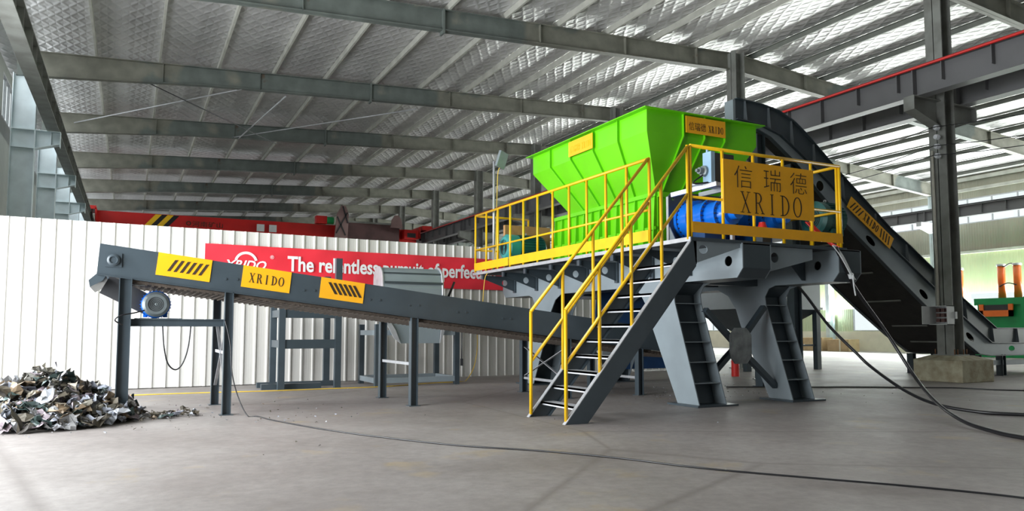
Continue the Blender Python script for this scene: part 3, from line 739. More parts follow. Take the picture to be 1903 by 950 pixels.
# hopper
HX0, HX1, HY0, HY1 = 8.60, 11.38, 11.38, 15.92
zt, zk, zb = 5.50, 5.08, 4.0
bx0, bx1, by0, by1 = 9.02, 10.6, 11.68, 14.9
b = MB(); th = .02
def ring(x0, x1, y0, y1, z): return [(x0, y0, z), (x1, y0, z), (x1, y1, z), (x0, y1, z)]
vs = ring(HX0, HX1, HY0, HY1, zt) + ring(HX0, HX1, HY0, HY1, zk) + ring(bx0, bx1, by0, by1, zb)
vi = ring(HX0 + th, HX1 - th, HY0 + th, HY1 - th, zt) + ring(HX0 + th, HX1 - th, HY0 + th, HY1 - th, zk) + ring(bx0 + th, bx1 - th, by0 + th, by1 - th, zb)
fs = []
for l in (0, 4):
    for i in range(4):
        j = (i + 1) % 4; fs.append((l + i, l + j, l + 4 + j, l + 4 + i)); fs.append((12 + l + j, 12 + l + i, 12 + l + 4 + i, 12 + l + 4 + j))
for i in range(4): j = (i + 1) % 4; fs.append((i, j, 12 + j, 12 + i))
for i in range(4): j = (i + 1) % 4; fs.append((8 + i, 8 + j, 20 + j, 20 + i))
b.add(vs + vi, fs); b.build('hopper_body', 'lime', MT)
b = MB(); f = .13
b.pz([[(HX0 - f, HY0 - f), (HX1 + f, HY0 - f), (HX1 + f, HY1 + f), (HX0 - f, HY1 + f)], [(HX0, HY0), (HX0, HY1), (HX1, HY1), (HX1, HY0)]], zt, zt + .018); b.build('hopper_rim', 'lime', MT)
b = MB()
def rib(p, q, r_, n_, h=.055):
    """flat rib standing out of the sheet along p-q-r"""
    n_ = V(n_).normalized()
    b = MB()
    for a, c_ in ((p, q), (q, r_)): b.bar(V(a) + n_ * h / 2, V(c_) + n_ * h / 2, .014, h, n_)
    b.build('hopper_rib', 'lime', MT)
for i in range(1, 5):
    f_ = i / 5; y = lerp(HY0, HY1, f_) ; yb = lerp(by0, by1, f_)
    rib((HX0, y, zt), (HX0, y, zk), (bx0, yb, zb), (-1, 0, 0)); rib((HX1, y, zt), (HX1, y, zk), (bx1, yb, zb), (1, 0, 0))
for x, xb in ((9.45, 9.15), (9.98, 9.6), (10.5, 10.05)):
    rib((x, HY0, zt), (x, HY0, zk), (xb, by0, zb), (0, -1, 0)); rib((x, HY1, zt), (x, HY1, zk), (xb, by1, zb), (0, 1, 0))
# cutting chamber under the hopper with its ribs
b = MB(); b.box(9.02, 11.05, 11.62, 15.5, 2.74, 3.93)
b.build('cutter_box', 'lime', MT)
b = MB(); b.box(8.94, 9.02, 11.6, 15.5, 3.9, 3.98); b.box(8.92, 9.02, 11.62, 15.5, 2.74, 2.82); b.box(8.95, 9.02, 11.62, 15.5, 3.25, 3.31)
y = 11.64
while y < 15.55:
    b.py([[(9.02, 2.8), (8.90, 2.8), (8.96, 3.92), (9.02, 3.92)]], y, y + .02); y += .32
b.py([[(9.02, 2.76), (11.05, 2.76), (11.05, 2.9), (9.02, 2.9)]], 11.56, 11.62); b.box(9.0, 11.07, 11.55, 11.62, 3.88, 3.98)
b.build('chamber_ribs', 'lime', MT)
# name plates on the hopper
p = tag(MB().box(9.48, 10.48, 11.30, 11.315, 5.14, 5.47).build('name_plate', 'orange_yellow', MT), 'amber plate with Chinese characters on the hopper front')
text_obj('lettering', '\u4fe1\u745e\u5fb7', (9.55, 11.299, 5.20), (1, 0, 0), (0, 0, 1), .42, .16, 'ink', p, off=-.012)
b = MB(); serif_word(b, 'XRIDO', fnp, 10.04, 5.20, .38, .14, 11.296, 11.30); b.build('lettering', 'ink', p)
p = tag(MB().box(8.525, 8.54, 13.16, 14.13, 5.13, 5.46).build('name_plate', 'orange_yellow', MT), 'amber plate on the left side of the hopper')
text_obj('lettering', '\u4fe1\u745e\u5fb7', (8.524, 14.05, 5.2), (0, -1, 0), (0, 0, 1), .40, .15, 'yellow', p, off=-.012)
b = MB(); serif_word(b, 'XRIDO', lambda a, z_, c_: (c_, -a, z_), -13.58, 5.2, .36, .14, 8.52, 8.524); b.build('lettering', 'yellow', p)

# drive side: mounting plate, two gearboxes, cooler, motors
b = MB(); b.py([[(8.95, 2.74), (11.1, 2.74), (11.1, 3.80), (11.0, 3.92), (9.05, 3.92), (8.95, 3.82)], circ(9.06, 3.78, .035)[::-1]], 11.2, 11.26); b.build('bearing_plate', 'slate', MT)
MB().px([[(11.2, 2.76), (10.9, 2.76), (11.2, 3.25)]], 8.96, 8.98).build('plate_gusset', 'slate_light', MT)
def gearbox(x, lab, grp='planetary gearboxes on the deck'):
    z = 3.38; t = thing('planetary_gearbox', (x, 10.6, 2.74), lab, 'gearbox', grp)
    b = MB(); b.lathe([(0, 0), (0, .40), (.07, .40), (.07, .37), (.30, .36), (.32, .30), (.62, .30), (.62, .335), (.68, .335), (.68, .27), (.95, .27), (.95, .31), (1.0, .31), (1.0, .24), (1.15, .20), (1.15, .12), (1.3, .12), (1.3, 0)], (x, 11.2, z), (0, -1, 0), 32)
    b.build('housing', 'blue', t)
    b = MB()
    for d, r_, n_ in ((.07, .375, 28), (.68, .315, 24), (1.0, .29, 20)):
        for k in range(n_):
            a = 2 * math.pi * k / n_; b.lathe([(0, .014), (.022, .014), (.022, 0)], (x + r_ * math.cos(a), 11.2 - d, z + r_ * math.sin(a)), (0, -1, 0), 6)
    b.build('bolts', 'dark', t)
    b = MB(); b.box(x - .25, x + .25, 10.5, 10.9, 2.74, 3.1); b.build('stand', 'deep_blue', t)
gearbox(9.45, 'gloss blue planetary gearbox on the deck, left one beside the grey plate')
gearbox(10.6, 'gloss blue planetary gearbox on the deck, mostly hidden by the amber sign')
t = thing('oil_cooler', (9.35, 10.6, 3.9), 'pale blue oil cooler with small pump above the left gearbox', 'oil cooler')
MB().box(9.28, 9.72, 10.28, 10.34, 3.98, 4.5).build('radiator_frame', 'dark', t)
b = MB(); b.box(9.18, 9.27, 10.28, 10.50, 3.96, 4.52); b.cyl((9.22, 10.42, 4.52), (9.22, 10.42, 4.58), .025, 10); b.build('tank', 'pale_blue', t)
b = MB()
for k in range(22): b.box(9.28, 9.70, 10.35, 10.50, 4.0 + k * .0225, 4.008 + k * .0225)
b.build('cooling_fins', 'dark', t)
b = MB(); b.lathe([(0, 0), (0, .10), (.05, .10), (.06, .06), (.14, .06), (.14, .03), (.2, .03), (.2, 0)], (9.18, 10.45, 4.18), (-1, 0, 0)); b.build('pump', 'fan', t)
b = MB(); b.bar((8.98, 11.15, 3.84), (8.98 + .3, 10.25, 3.93), .06, .08); b.bar((9.66, 11.15, 3.9), (9.66, 10.25, 3.9), .06, .08); b.bar((9.3, 10.28, 3.93), (9.66, 10.28, 3.93), .06, .06); b.bar((9.62, 10.25, 2.76), (9.62, 10.25, 3.88), .06, .06, (1, 0, 0)); b.box(9.0, 9.7, 10.5, 10.7, 3.93, 3.96)
tag(b.build('stand', 'tread', t), 'pale steel angle stand')
b = MB(); b.tube(smooth_path([(9.1, 10.4, 4.1), (8.95, 10.5, 3.95), (9.3, 10.3, 3.98)]), .015, 6); b.build('hose', 'black', t)
motor('electric_motor', (11.12, 9.78, 3.36), (-1, 0, 0), .31, .64, 'dark_teal', 'dark_teal', 'dark green finned motor at the right end of the platform')
motor('electric_motor', (8.02, 16.35, 3.32), (-1, 0, 0), .31, 1.1, 'dark_teal', 'teal', 'teal motor with round fan cover at the far end of the platform')
t = tag(MB().box(8.3, 9.6, 16.85, 16.95, 2.74, 3.95).build('belt_guard_panel', 'wood'), 'tan plywood panel standing behind the teal motor', 'panel')
b = MB(); b.lathe([(0, 0), (0, .12), (.03, .12), (.2, .06), (.22, .06), (.22, 0)], (10.05, 9.95, 3.02), (0, 0, 1), 8); tag(b.build('red_cap', 'rail_red'), 'red cap showing between the blue gearboxes', 'cap')
b = MB(); b.box(9.95, 10.15, 9.85, 10.05, 2.735, 3.02); b.build('cap_stand', 'slate', bpy.data.objects['red_cap'])
b = MB()
for k in range(5):
    b.tube(smooth_path([(10.75 + .03 * k, 9.6, 3.25), (10.85 + .03 * k, 9.4, 3.0), (11.0, 9.25, 2.80 + .01 * k), (11.05, 9.12, 2.76)]), .012, 6)
tag(b.build('wire_bundle', 'rail_red'), 'red and dark motor wires trailing over the deck at the right corner', 'wires')

# ------------------------------------------------------------------ railings
def post(b, x, y, z0, z1, r=.026): b.cyl((x, y, z0), (x, y, z1), r, 12)
XR, ZR = 7.69, 4.19
T = thing('platform_railing', (XR, 13.7, 2.74), 'yellow guard railing along the left side of the platform', 'railing', 'yellow railings')
for i in range(12):
    y = 10.13 + (17.3 - 10.13) * i / 11
    b = MB(); post(b, XR, y, 2.735, ZR); b.build('post', 'yellow', T)
b = MB(); b.tube([(XR, 10.13, ZR), (XR, 17.3, ZR)], .028, 12); b.tube([(XR, 17.3, ZR), (9.2, 17.3, ZR)], .028, 12); b.build('top_rail', 'yellow', T)
b = MB(); b.tube([(XR, 10.13, 3.32), (XR, 17.3, 3.32)], .022, 12); b.tube([(XR, 17.3, 3.32), (9.2, 17.3, 3.32)], .022, 12); b.build('mid_rail', 'yellow', T)
for x in (8.3, 9.2):
    b = MB(); post(b, x, 17.3, 2.735, ZR); b.build('post', 'yellow', T)
b = MB(); b.box(XR - .035, XR - .028, 10.13, 15.35, 2.79, 2.98); b.box(XR - .035, XR - .028, 15.39, 17.3, 2.79, 2.98); build_parts(b, 'toe_board', 'yellow', T)
T = thing('platform_railing', (9.4, 9.1, 2.74), 'yellow guard railing at the front of the platform behind the amber sign', 'railing', 'yellow railings')
for x in (7.70, 8.355, 9.015, 9.68, 10.346, 11.05):
    b = MB(); post(b, x, 9.1, 2.735, ZR); b.build('post', 'yellow', T)
b = MB(); post(b, 11.05, 9.16, 2.735, ZR); b.build('post', 'yellow', T)
for y in (9.75, 10.4, 11.05):
    b = MB(); post(b, 11.05, y, 2.735, ZR); b.build('post', 'yellow', T)
b = MB(); b.tube([(7.70, 9.1, ZR), (11.05, 9.1, ZR)], .028, 12); b.tube([(11.05, 9.1, ZR), (11.05, 11.05, ZR)], .028, 12); b.build('top_rail', 'yellow', T)
b = MB(); b.tube([(7.70, 9.1, 3.38), (11.05, 9.1, 3.38)], .022, 12); b.tube([(11.05, 9.1, 3.38), (11.05, 11.05, 3.38)], .022, 12); b.build('mid_rail', 'yellow', T)
b = MB(); b.box(7.70, 11.05, 9.062, 9.07, 2.82, 2.99); b.build('toe_board', 'orange_yellow', T)
T = tag(MB().box(8.33, 10.35, 9.05, 9.066, 3.165, 4.04).build('company_sign', 'orange_yellow'), 'large amber sign board with Chinese characters hung on the front railing', 'sign')
for ch, x in (('\u4fe1', 8.56), ('\u745e', 9.20), ('\u5fb7', 9.80)):
    text_obj('lettering', ch, (x, 9.049, 3.60), (1, 0, 0), (0, 0, 1), .38, .36, 'ink', T, off=-.016)
b = MB(); serif_word(b, 'XRIDO', fnp, 8.68, 3.20, 1.38, .345, 9.046, 9.05, th=.04, tk=.085, gap=.26); b.build('lettering', 'ink', T)

# ------------------------------------------------------------------ staircase
T = thing('access_stairs', (6.6, 9.6, 0), 'steel staircase with slate stringers and pale treads up to the platform', 'stairs')
for y, s in ((9.05, 1), (10.18, -1)):
    b = MB(); ol = [(5.40, 0), (5.74, 0), (7.76, 2.33), (7.76, 2.69), (7.68, 2.69)]
    b.py([ol], y, y + .008 * s); 
    # flanges
    b.py([[(5.40, 0), (7.68, 2.69), (7.67, 2.70), (5.385, .0)]], y, y + .07 * s)
    b.py([[(5.74, 0), (7.74, 2.31), (7.752, 2.30), (5.755, 0)]], y - .0, y + .07 * s)
    b.build('stringer', 'slate', T)
    b = MB(); b.py([[(5.395, .0), (7.675, 2.695), (7.665, 2.705), (5.38, .0)]], y - .001 * s, y + .072 * s); tag(b.build('stringer_flange', 'edge', T), 'pale upper edge of the stringer')  # pale strip laid over the upper flange
for k in range(1, 11):
    z = .235 * k - .01; x = 5.44 + z * .848
    b = MB(); b.box(x, x + .21, 9.06, 10.17, z - .03, z); b.box(x, x + .006, 9.06, 10.17, z - .05, z); b.build('tread', 'tread', T)
for y, lab in ((9.1, 'near'), (10.13, 'far')):
    T2 = thing('stair_handrail', (6.5, y, 0), 'yellow stair handrail on the %s side of the staircase' % lab, 'handrail', 'yellow stair handrails')
    n = 5
    for i in range(n):
        f_ = i / (n - 1); x = 5.43 + (7.69 - 5.43) * f_; zb_ = max(.02, (x - 5.43) * 1.19)
        zt_ = 1.59 + (x - 5.43) * (4.19 - 1.59) / 2.26
        if i == n - 1 and y > 10: continue
        if i == n - 1: x -= .045
        b = MB(); post(b, x, y, zb_ + .02, zt_, .026); b.build('post', 'yellow', T2)
    b = MB(); b.tube([(5.43, y, 1.59), (7.66, y, 4.18)], .027, 12); b.build('top_rail', 'yellow', T2)
    b = MB(); b.tube([(5.43, y, .83), (7.66, y, 3.44)], .024, 12); b.build('mid_rail', 'yellow', T2)

# ------------------------------------------------------------------ right belt conveyor
T = thing('feed_conveyor', (17, 14.2, 0), 'tall slate grey feed conveyor rising from the right floor to above the hopper', 'conveyor')
top = [(12.45, 6.74), (13.24, 6.70), (13.8, 6.62), (14.31, 6.42), (14.70, 6.17), (15.5, 5.57), (16.1, 5.14), (17.73, 3.99), (18.52, 3.55), (20.62, 2.24), (22.15, 1.385), (26, 1.385)]
mid = [(12.45, 6.25), (13.16, 6.21), (13.85, 6.03), (14.48, 5.66), (15.46, 5.02), (16.14, 4.50), (17.7, 3.55), (19.4, 2.5), (20.6, 1.72), (21.9, .98), (22.2, .96), (26, .96)]
bot = [(12.35, 6.18), (12.9, 6.13), (13.5, 5.93), (14.28, 5.42), (15.0, 4.82), (15.9, 4.08), (17.6, 2.93), (19.0, 2.0), (20.3, 1.2), (21.3, .66), (21.85, .60), (26, .60)]
YA, YB = 13.1, 15.2
def clip(ln, x0): 
    out = [p for p in ln if p[0] > x0]; k = len(ln) - len(out); p, q = ln[k - 1], ln[k]; f = (x0 - p[0]) / (q[0] - p[0])
    return [(x0, lerp(p[1], q[1], f))] + out
TOP, MID, BOT = top, mid, bot
for ys, s in ((YA, -1), (YB, 1)):
    if s > 0: top, mid, bot = clip(TOP, 14.9), clip(MID, 14.9), clip(BOT, 14.9)
    b = MB(); b.py([top + mid[::-1]], ys, ys + .01 * s); b.build('skirt_plate', 'slate', T)
    low = [(x, z - .02) for x, z in mid] + bot[::-1]
    slots = [ell(19.05, 2.28, .2, .085, R(-35))[::-1], ell(21.0, 1.12, .2, .085, R(-33))[::-1], ell(22.95, .78, .15, .08)[::-1], ell(17.0, 3.62, .2, .085, R(-35))[::-1], ell(15.2, 4.9, .13, .13)[::-1]]
    if s > 0: slots = slots[:-1]
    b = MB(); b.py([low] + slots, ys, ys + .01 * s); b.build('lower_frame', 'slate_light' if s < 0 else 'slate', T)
    b = MB()
    for line, h in ((top, .02), (mid, .025), (bot, .02)):
        b.py([line + [(x, z - h) for x, z in line[::-1]]], ys + .09 * s, ys - .02 * s)
    b.build('edge_flange', 'slate', T)
    b = MB()
    for x in (12.75, 13.5, 14.25, 15.0, 16.0, 17.2, 18.4, 19.6, 20.8, 22.0, 23.2, 24.4):
        if s > 0 and x < 15: continue
        f = lambda ln: next(lerp(p[1], q[1], (x - p[0]) / (q[0] - p[0])) for p, q in zip(ln, ln[1:]) if p[0] <= x <= q[0])
        zt2, zm = f(top), f(mid)
        b.add([(x - .05, ys, zm), (x + .05, ys, zm), (x + .03, ys, zt2 - .02), (x - .03, ys, zt2 - .02), (x, ys + .09 * s, zm), (x, ys + .05 * s, zt2 - .02)], [(0, 4, 5, 3), (4, 1, 2, 5), (0, 1, 4), (3, 5, 2)])
    build_parts(b, 'skirt_rib', 'slate', T)
b = MB(); cas = [(x, z + .01) for x, z in bot]; b.py([cas + [(x, z + .04) for x, z in cas[::-1]]], YA + .02, YB - .02)
top, mid, bot = TOP, MID, BOT
cas = [(x, z + .01) for x, z in bot if x < 14.9] + [(14.9, cas[0][1])]; b.py([cas + [(x, z + .04) for x, z in cas[::-1]]], YA + .02, YA + .30)
tag(b.build('belly_casing', 'mesh', T), 'dark casing under the belt')
b = MB()
for x in (15.6, 16.6, 17.7, 18.8, 19.9, 20.7):
    z = next(lerp(p[1], q[1], (x - p[0]) / (q[0] - p[0])) for p, q in zip(bot, bot[1:]) if p[0] <= x <= q[0])
    b.bar((x, YA + .5, z - .01), (x, YB - .5, z - .01), .05, .02, (.5, 0, .8))
build_parts(b, 'casing_strap', 'column', T)
b = MB(); bl = [(x, lerp(z, z2, .3)) for (x, z), (_, z2) in zip(mid, top)]; b.py([clip(bl, 14.9) + [(x, z - .03) for x, z in clip(bl, 14.9)[::-1]]], YA + .02, YB - .02); b.py([bl[:4] + [(x, z - .03) for x, z in bl[:4][::-1]]], YA + .02, YA + .3); b.build('belt', 'belt', T)
b = MB(); b.box(12.38, 12.45, YA - .02, YA + .26, 6.18, 6.70); b.build('head_plate', 'slate_light', T)
for x, y, zt2 in ((13.25, YA + .1, 5.98), (14.33, YA + .1, 5.36), (15.1, YB - .1, 4.75)):
    if 1:
        b = MB(); b.ibeam((x, y, .012), (x, y, zt2), .22, .26, .014, (1, 0, 0)); b.box(x - .17, x + .17, y - .17, y + .17, 0, .012); b.build('leg', 'slate', T)
for x in (21.35, 22.5, 24.3):
    for y in (YA + .05, YB - .05):
        b = MB(); b.ibeam((x, y, .012), (x, y, .61), .2, .16, .012, (1, 0, 0)); b.box(x - .12, x + .12, y - .12, y + .12, 0, .012); b.build('leg', 'slate', T)
b = MB(); b.bar((21.35, YA + .05, .38), (24.3, YA + .05, .38), .08, .14); b.bar((21.35, YB - .05, .38), (24.3, YB - .05, .38), .08, .14); build_parts(b, 'leg_rail', 'slate_light', T)
# long plate with slashes and name
dx, dz = 17.748 - 16.175, 3.731 - 4.72; Ls = math.hypot(dx, dz); ux, uz = dx / Ls, dz / Ls
fr_ = lambda a, b_, c_: (16.03 + ux * a - uz * -b_ * -1 * 0 + uz * 0 + (-uz) * b_ * 1, c_, 4.42 + uz * a + ux * b_)
p = MB(); p.prism([[(0, 0), (Ls, 0), (Ls, .33), (0, .33)]], fr_, 12.99, 13.005)
p = tag(p.build('yellow_plate', 'orange_yellow', T), 'long amber plate with slashes and dark serif letters')
b = MB()
for i in range(4): 
    a = .08 + i * .115; b.prism([[(a, .05), (a + .04, .05), (a + .14, .27), (a + .10, .27)]], fr_, 12.984, 12.99)
for i in range(4):
    a = 1.32 + i * .115; b.prism([[(a + .06, .05), (a + .10, .05), (a + .04, .28), (a, .28)]], fr_, 12.984, 12.99)
b.build('black_slashes', 'ink', p)
b = MB(); serif_word(b, 'XRIDO', fr_, .62, .07, .62, .20, 12.984, 12.99, th=.09, tk=.2); b.build('lettering', 'ink', p)

# ------------------------------------------------------------------ things on the big column
t = thing('electrical_box', (18.5, 12.2, 1.45), 'open white electrical box fixed to the big column', 'electrical box')
b = MB(); xa, xb, ya, yb, za, zb2 = 18.36, 18.66, 12.0, 12.5, 1.45, 1.93
b.box(xa, xb, ya, ya + .015, za, zb2); b.box(xa, xb, yb - .015, yb, za, zb2); b.box(xa, xb, ya, yb, za, za + .015); b.box(xa, xb, ya, yb, zb2 - .015, zb2); b.box(xb - .015, xb, ya, yb, za, zb2); b.build('case', 'box_white', t)
b = MB(); 
for i in range(3):
    for j in range(3): b.box(xb - .12, xb - .02, ya + .06 + i * .13, ya + .16 + i * .13, za + .07 + j * .13, za + .16 + j * .13)
tag(b.build('breakers', 'copper', t), 'dark reddish breakers and wiring')
b = MB(); b.pz([[(xa, yb - .01), (xa - .42, yb - .1), (xa - .42, yb - .115), (xa, yb - .03)]], za + .01, zb2 - .01); b.build('door', 'box_white', t)
b = MB(); b.box(xb, xb + .06, ya - .03, ya + .01, 1.6, 1.78); b.build('socket', 'box_white', t)
tag(MB().tube([(18.77, 12.50, 1.93), (18.77, 12.50, 6.05)], .035, 10).build('conduit_pipe', 'plastic'), 'ivory plastic conduit running up the big column', 'pipe')
for i in range(4):
    z = 6.95 - .25 * i
    b = MB(); b.lathe([(0, 0), (0, .055), (.03, .07), (.05, .045), (.08, .07), (.10, .045), (.13, .06), (.14, 0)], (18.68, 12.25, z - .35), (-1, 0, 0), 16)
    tag(b.build('insulator', 'porcelain'), 'white porcelain insulator on the big column, %s of four' % ['top', 'second', 'third', 'lowest'][i], 'insulator', 'porcelain insulators')
for i, z in enumerate((6.60, 6.10, 5.85)):
    pts = []
    for k in range(9): 
        for s in range(6):
            f = s / 6; y = BAY[0] + 7.43 * (k + f); pts.append((18.5 - .02 * i, y - .3, z - .28 * 4 * f * (1 - f)))
    tag(MB().tube(pts, .012, 6).build('overhead_wire', 'black'), 'thin black overhead wire, %s of three beside the column row' % ['top', 'middle', 'lowest'][i], 'wire', 'overhead wires')

# ------------------------------------------------------------------ behind the left conveyor
t = thing('steel_stand', (3.6, 17.8, 0), 'slate grey empty steel stand behind the left conveyor', 'stand')
for x, y, z1 in ((2.98, 17.2, 2.0), (4.22, 17.2, 2.95), (2.98, 18.3, 2.0), (4.22, 18.3, 2.6)):
    b = MB().box(x - .07, x + .07, y - .07, y + .07, 0, z1); b.build('post', 'slate', t)
b = MB()
for z in (1.68, 1.0):
    b.box(2.98, 4.22, 17.15, 17.25, z - .1, z + .1); b.box(2.98, 4.22, 18.25, 18.35, z - .08, z + .08)
    b.box(2.93, 3.03, 17.2, 18.3, z - .08, z + .08); b.box(4.17, 4.27, 17.2, 18.3, z - .08, z + .08)
build_parts(b, 'cross_rail', 'slate', t)
b = MB(); b.box(2.6, 3.9, 17.35, 17.5, 0, .12); b.box(2.6, 4.4, 18.0, 18.15, 0, .12); build_parts(b, 'skid', 'slate', t)
t = thing('curved_chute', (6.1, 17.7, 0), 'grey curved sheet chute on a steel frame in front of the banner', 'chute')
for x, y in ((5.12, 17.1), (7.1, 17.1), (5.12, 18.45), (7.1, 18.45)):
    b = MB().box(x - .06, x + .06, y - .06, y + .06, 0, 1.45); b.build('leg', 'slate', t)
b = MB()
for z in (.14, 1.25):
    b.box(5.12, 7.1, 17.05, 17.15, z - .06, z + .06); b.box(5.12, 7.1, 18.4, 18.5, z - .06, z + .06)
    b.box(5.07, 5.17, 17.1, 18.45, z - .06, z + .06); b.box(7.05, 7.15, 17.1, 18.45, z - .06, z + .06)
build_parts(b, 'frame_rail', 'slate_light', t)
def sheet(prof, thk=.02): return prof + [(p[0] + thk, p[1] - .003) for p in reversed(prof)]
pr = [(16.96, 1.62), (16.95, 2.3), (17.0, 2.5)] + [(17.36 - .35 * math.cos(R(a)), 2.5 + .30 * math.sin(R(a))) for a in range(12, 100, 11)]
b = MB(); b.px([sheet(pr)], 5.22, 6.66); b.py([[(5.22, 1.62), (5.62, 1.0), (6.60, 1.0), (6.66, 1.62)]], 16.96, 16.975); b.build('chute_sheet', 'slate_light', t)
b = MB(); b.box(5.22, 6.66, 16.925, 16.955, 2.40, 2.45); b.box(5.22, 6.66, 17.03, 17.06, 2.64, 2.67); build_parts(b, 'stiffener', 'slate', t)
b = MB(); b.py([[(5.14, 1.72), (5.22, 1.75), (5.50, 1.3), (5.62, 1.0), (5.46, 1.12)]], 16.90, 16.93); b.build('side_flange', 'edge', t)
b = MB(); b.py([[(6.66, 1.9), (6.78, 1.85), (6.74, 1.35), (6.60, 1.0), (6.62, 1.3)]], 16.90, 16.93); b.build('side_flange', 'edge', t)
for x, m2 in ((5.19, 'edge'), (6.66, 'slate_light')):
    b = MB(); ol = [(16.98, 1.62), (16.95, 2.3), (16.98, 2.5)] + [(17.36 - .37 * math.cos(R(a)), 2.5 + .33 * math.sin(R(a))) for a in range(10, 180, 14)] + [(17.73, 2.2), (17.5, 1.62)]
    b.px([ol], x, x + .025); b.build('end_plate', m2, t)
b = MB(); arc = [(16.95, 1.7), (16.95, 2.3), (16.98, 2.5)] + [(17.36 - .37 * math.cos(R(a)), 2.5 + .33 * math.sin(R(a))) for a in range(10, 100, 10)]
b.tube([(6.68, y, z) for y, z in arc], .028, 6); tag(b.build('rim', 'edge', t), 'pale rolled rim on the right end')
b = MB(); b.bar((5.0, 17.0, 1.95), (5.45, 17.0, 1.3), .06, .1, (0, 1, 0)); b.bar((5.15, 17.2, 2.0), (5.6, 17.2, 1.25), .06, .1, (0, 1, 0)); build_parts(b, 'strut', 'slate_light', t)
b = MB(); b.tube([(6.95, 17.3, 2.1), (7.12, 17.3, 2.5)], .03, 8); b.tube([(7.2, 17.0, 1.3), (7.2, 17.0, .6)], .015, 6); b.box(7.17, 7.23, 16.98, 17.02, .45, .62); b.build('handle', 'dark', t)
# banner
def bp(x, dz=0): return (x, fy(x) - .05, dz)
b = MB(); n = 60; vs = []; fs = []
for i in range(n + 1):
    x = lerp(1.50, 11.2, i / n)
    for j in range(9):
        z = lerp(2.46, 3.34, j / 8); wv = .012 * math.sin(x * 3.1 + j * .5) + .008 * math.sin(x * 7.3 - j)
        vs.append((x, fy(x) - .065 + wv, z)); 
m_ = len(vs); vs += [(x, y + .006, z) for x, y, z in vs]
for i in range(n):
    for j in range(8):
        a = i * 9 + j; fs.append((a, a + 9, a + 10, a + 1)); fs.append((m_ + a, m_ + a + 1, m_ + a + 10, m_ + a + 9))
b.add(vs, fs, True); T = tag(b.build('banner', 'banner'), 'long red banner with white slogan hung on the white partition', 'banner')
rt = V((1, .077, 0)).normalized()
def btext(s, x, z, wd, ht, off=0, shear=0): return text_obj('lettering', s, (x, fy(x) - .088, z), rt, (0, 0, 1), wd, ht, 'white', T, off=off, depth=.002, shear=shear)
btext('The relentless pursuit of perfection', 3.40, 2.64, 5.9, .50, .024)
btext('XRIDO', 1.90, 2.76, 1.0, .22, .02, .35)
btext('\u4fe1\u745e\u5fb7', 2.15, 2.60, .62, .13, .008)
btext('\u00ae', 2.98, 3.04, .09, .09)
b = MB(); b.prism([arcpts(2.42, 2.92, .27, .27, 15, 165, 20) + arcpts(2.42, 2.92, .21, .21, 165, 15, 20)], lambda a, z_, c_: (a, fy(a) - .088 + c_, z_), 0, .003); b.build('logo_arc', 'white', T)

# floodlight on a pole at the far end of the platform
t = thing('floodlight_pole', (7.82, 16.5, 2.74), 'grey floodlight on a thin pole at the far end of the platform', 'floodlight')
MB().cyl((7.82, 16.5, 2.735), (7.82, 16.5, 5.45), .03, 10).build('pole', 'edge', t)
b = MB(); b.bar((7.92, 16.4, 5.28), (8.02, 16.35, 5.66), .30, .07, (-.5, 1, 0)); b.build('lamp_head', 'fan', t)
b = MB(); b.tube(smooth_path([(7.95, 16.4, 5.3), (7.9, 16.45, 5.1), (7.86, 16.44, 4.0), (7.80, 16.44, 2.9), (7.60, 16.5, 2.6), (7.58, 16.6, 2.0)]), .010, 6); b.build('cord', 'yellow_cord', t)

# ------------------------------------------------------------------ far right: silo, baler, cartons
t = thing('steel_silo', (19, 19.2, 0), 'grey square silo with a funnel seen under the platform at right', 'silo')
sx0, sx1, sy0, sy1 = 17.4, 20.75, 18.0, 20.6
b = MB(); b.box(sx0, sx1, sy0, sy1, 2.08, 3.9); b.box(sx0 - .05, sx1 + .05, sy0 - .05, sy1 + .05, 2.0, 2.08); b.build('tank', 'silo', t)
b = MB(); vs = ring(sx0, sx1, sy0, sy1, 2.0) + ring(18.85, 19.3, 19.1, 19.5, 1.0); b.add(vs, [(i, (i + 1) % 4, 4 + (i + 1) % 4, 4 + i) for i in range(4)] + [(4, 5, 6, 7), (0, 1, 2, 3)]); b.build('funnel', 'slate', t)
for x, y in ((sx0 + .1, sy0 + .1), (sx1 - .1, sy0 + .1), (sx0 + .1, sy1 - .1), (sx1 - .1, sy1 - .1)):
    MB().box(x - .09, x + .09, y - .09, y + .09, 0, 2.0).build('leg', 'slate', t)
b = MB(); b.box(sx0 + .1, sx1 - .1, sy0 + .07, sy0 + .13, .78, .84); b.build('leg_rail', 'slate', t)
t = thing('baler_press', (38, 21.2, 0), 'green baling press with upright orange cylinders at far right', 'baler')
b = MB(); b.box(37.6, 39.4, 17.5, 23.0, .3, 2.55); b.box(37.4, 39.6, 17.5, 20.7, 2.2, 2.9) ; b.box(37.5, 39.4, 19.4, 23.1, 2.55, 2.88); b.box(37.5, 39.5, 17.6, 22.9, 0, .3); b.build('body', 'green', t)
b = MB()
for y in (20.7, 19.9, 23.9): b.box(37.3, 37.6, y - .07, y + .07, .1, 2.8)
build_parts(b, 'body_rib', 'green', t)
b = MB(); b.box(37.45, 37.5, 21.25, 22.75, 2.0, 2.55); b.build('ram_window', 'dark', t)
b = MB(); b.box(37.38, 37.46, 21.2, 21.4, 1.98, 2.58); b.box(37.38, 37.46, 22.6, 22.8, 1.98, 2.58); b.box(37.38, 37.46, 21.2, 22.8, 1.98, 2.28); b.build('ram_frame', 'orange', t)
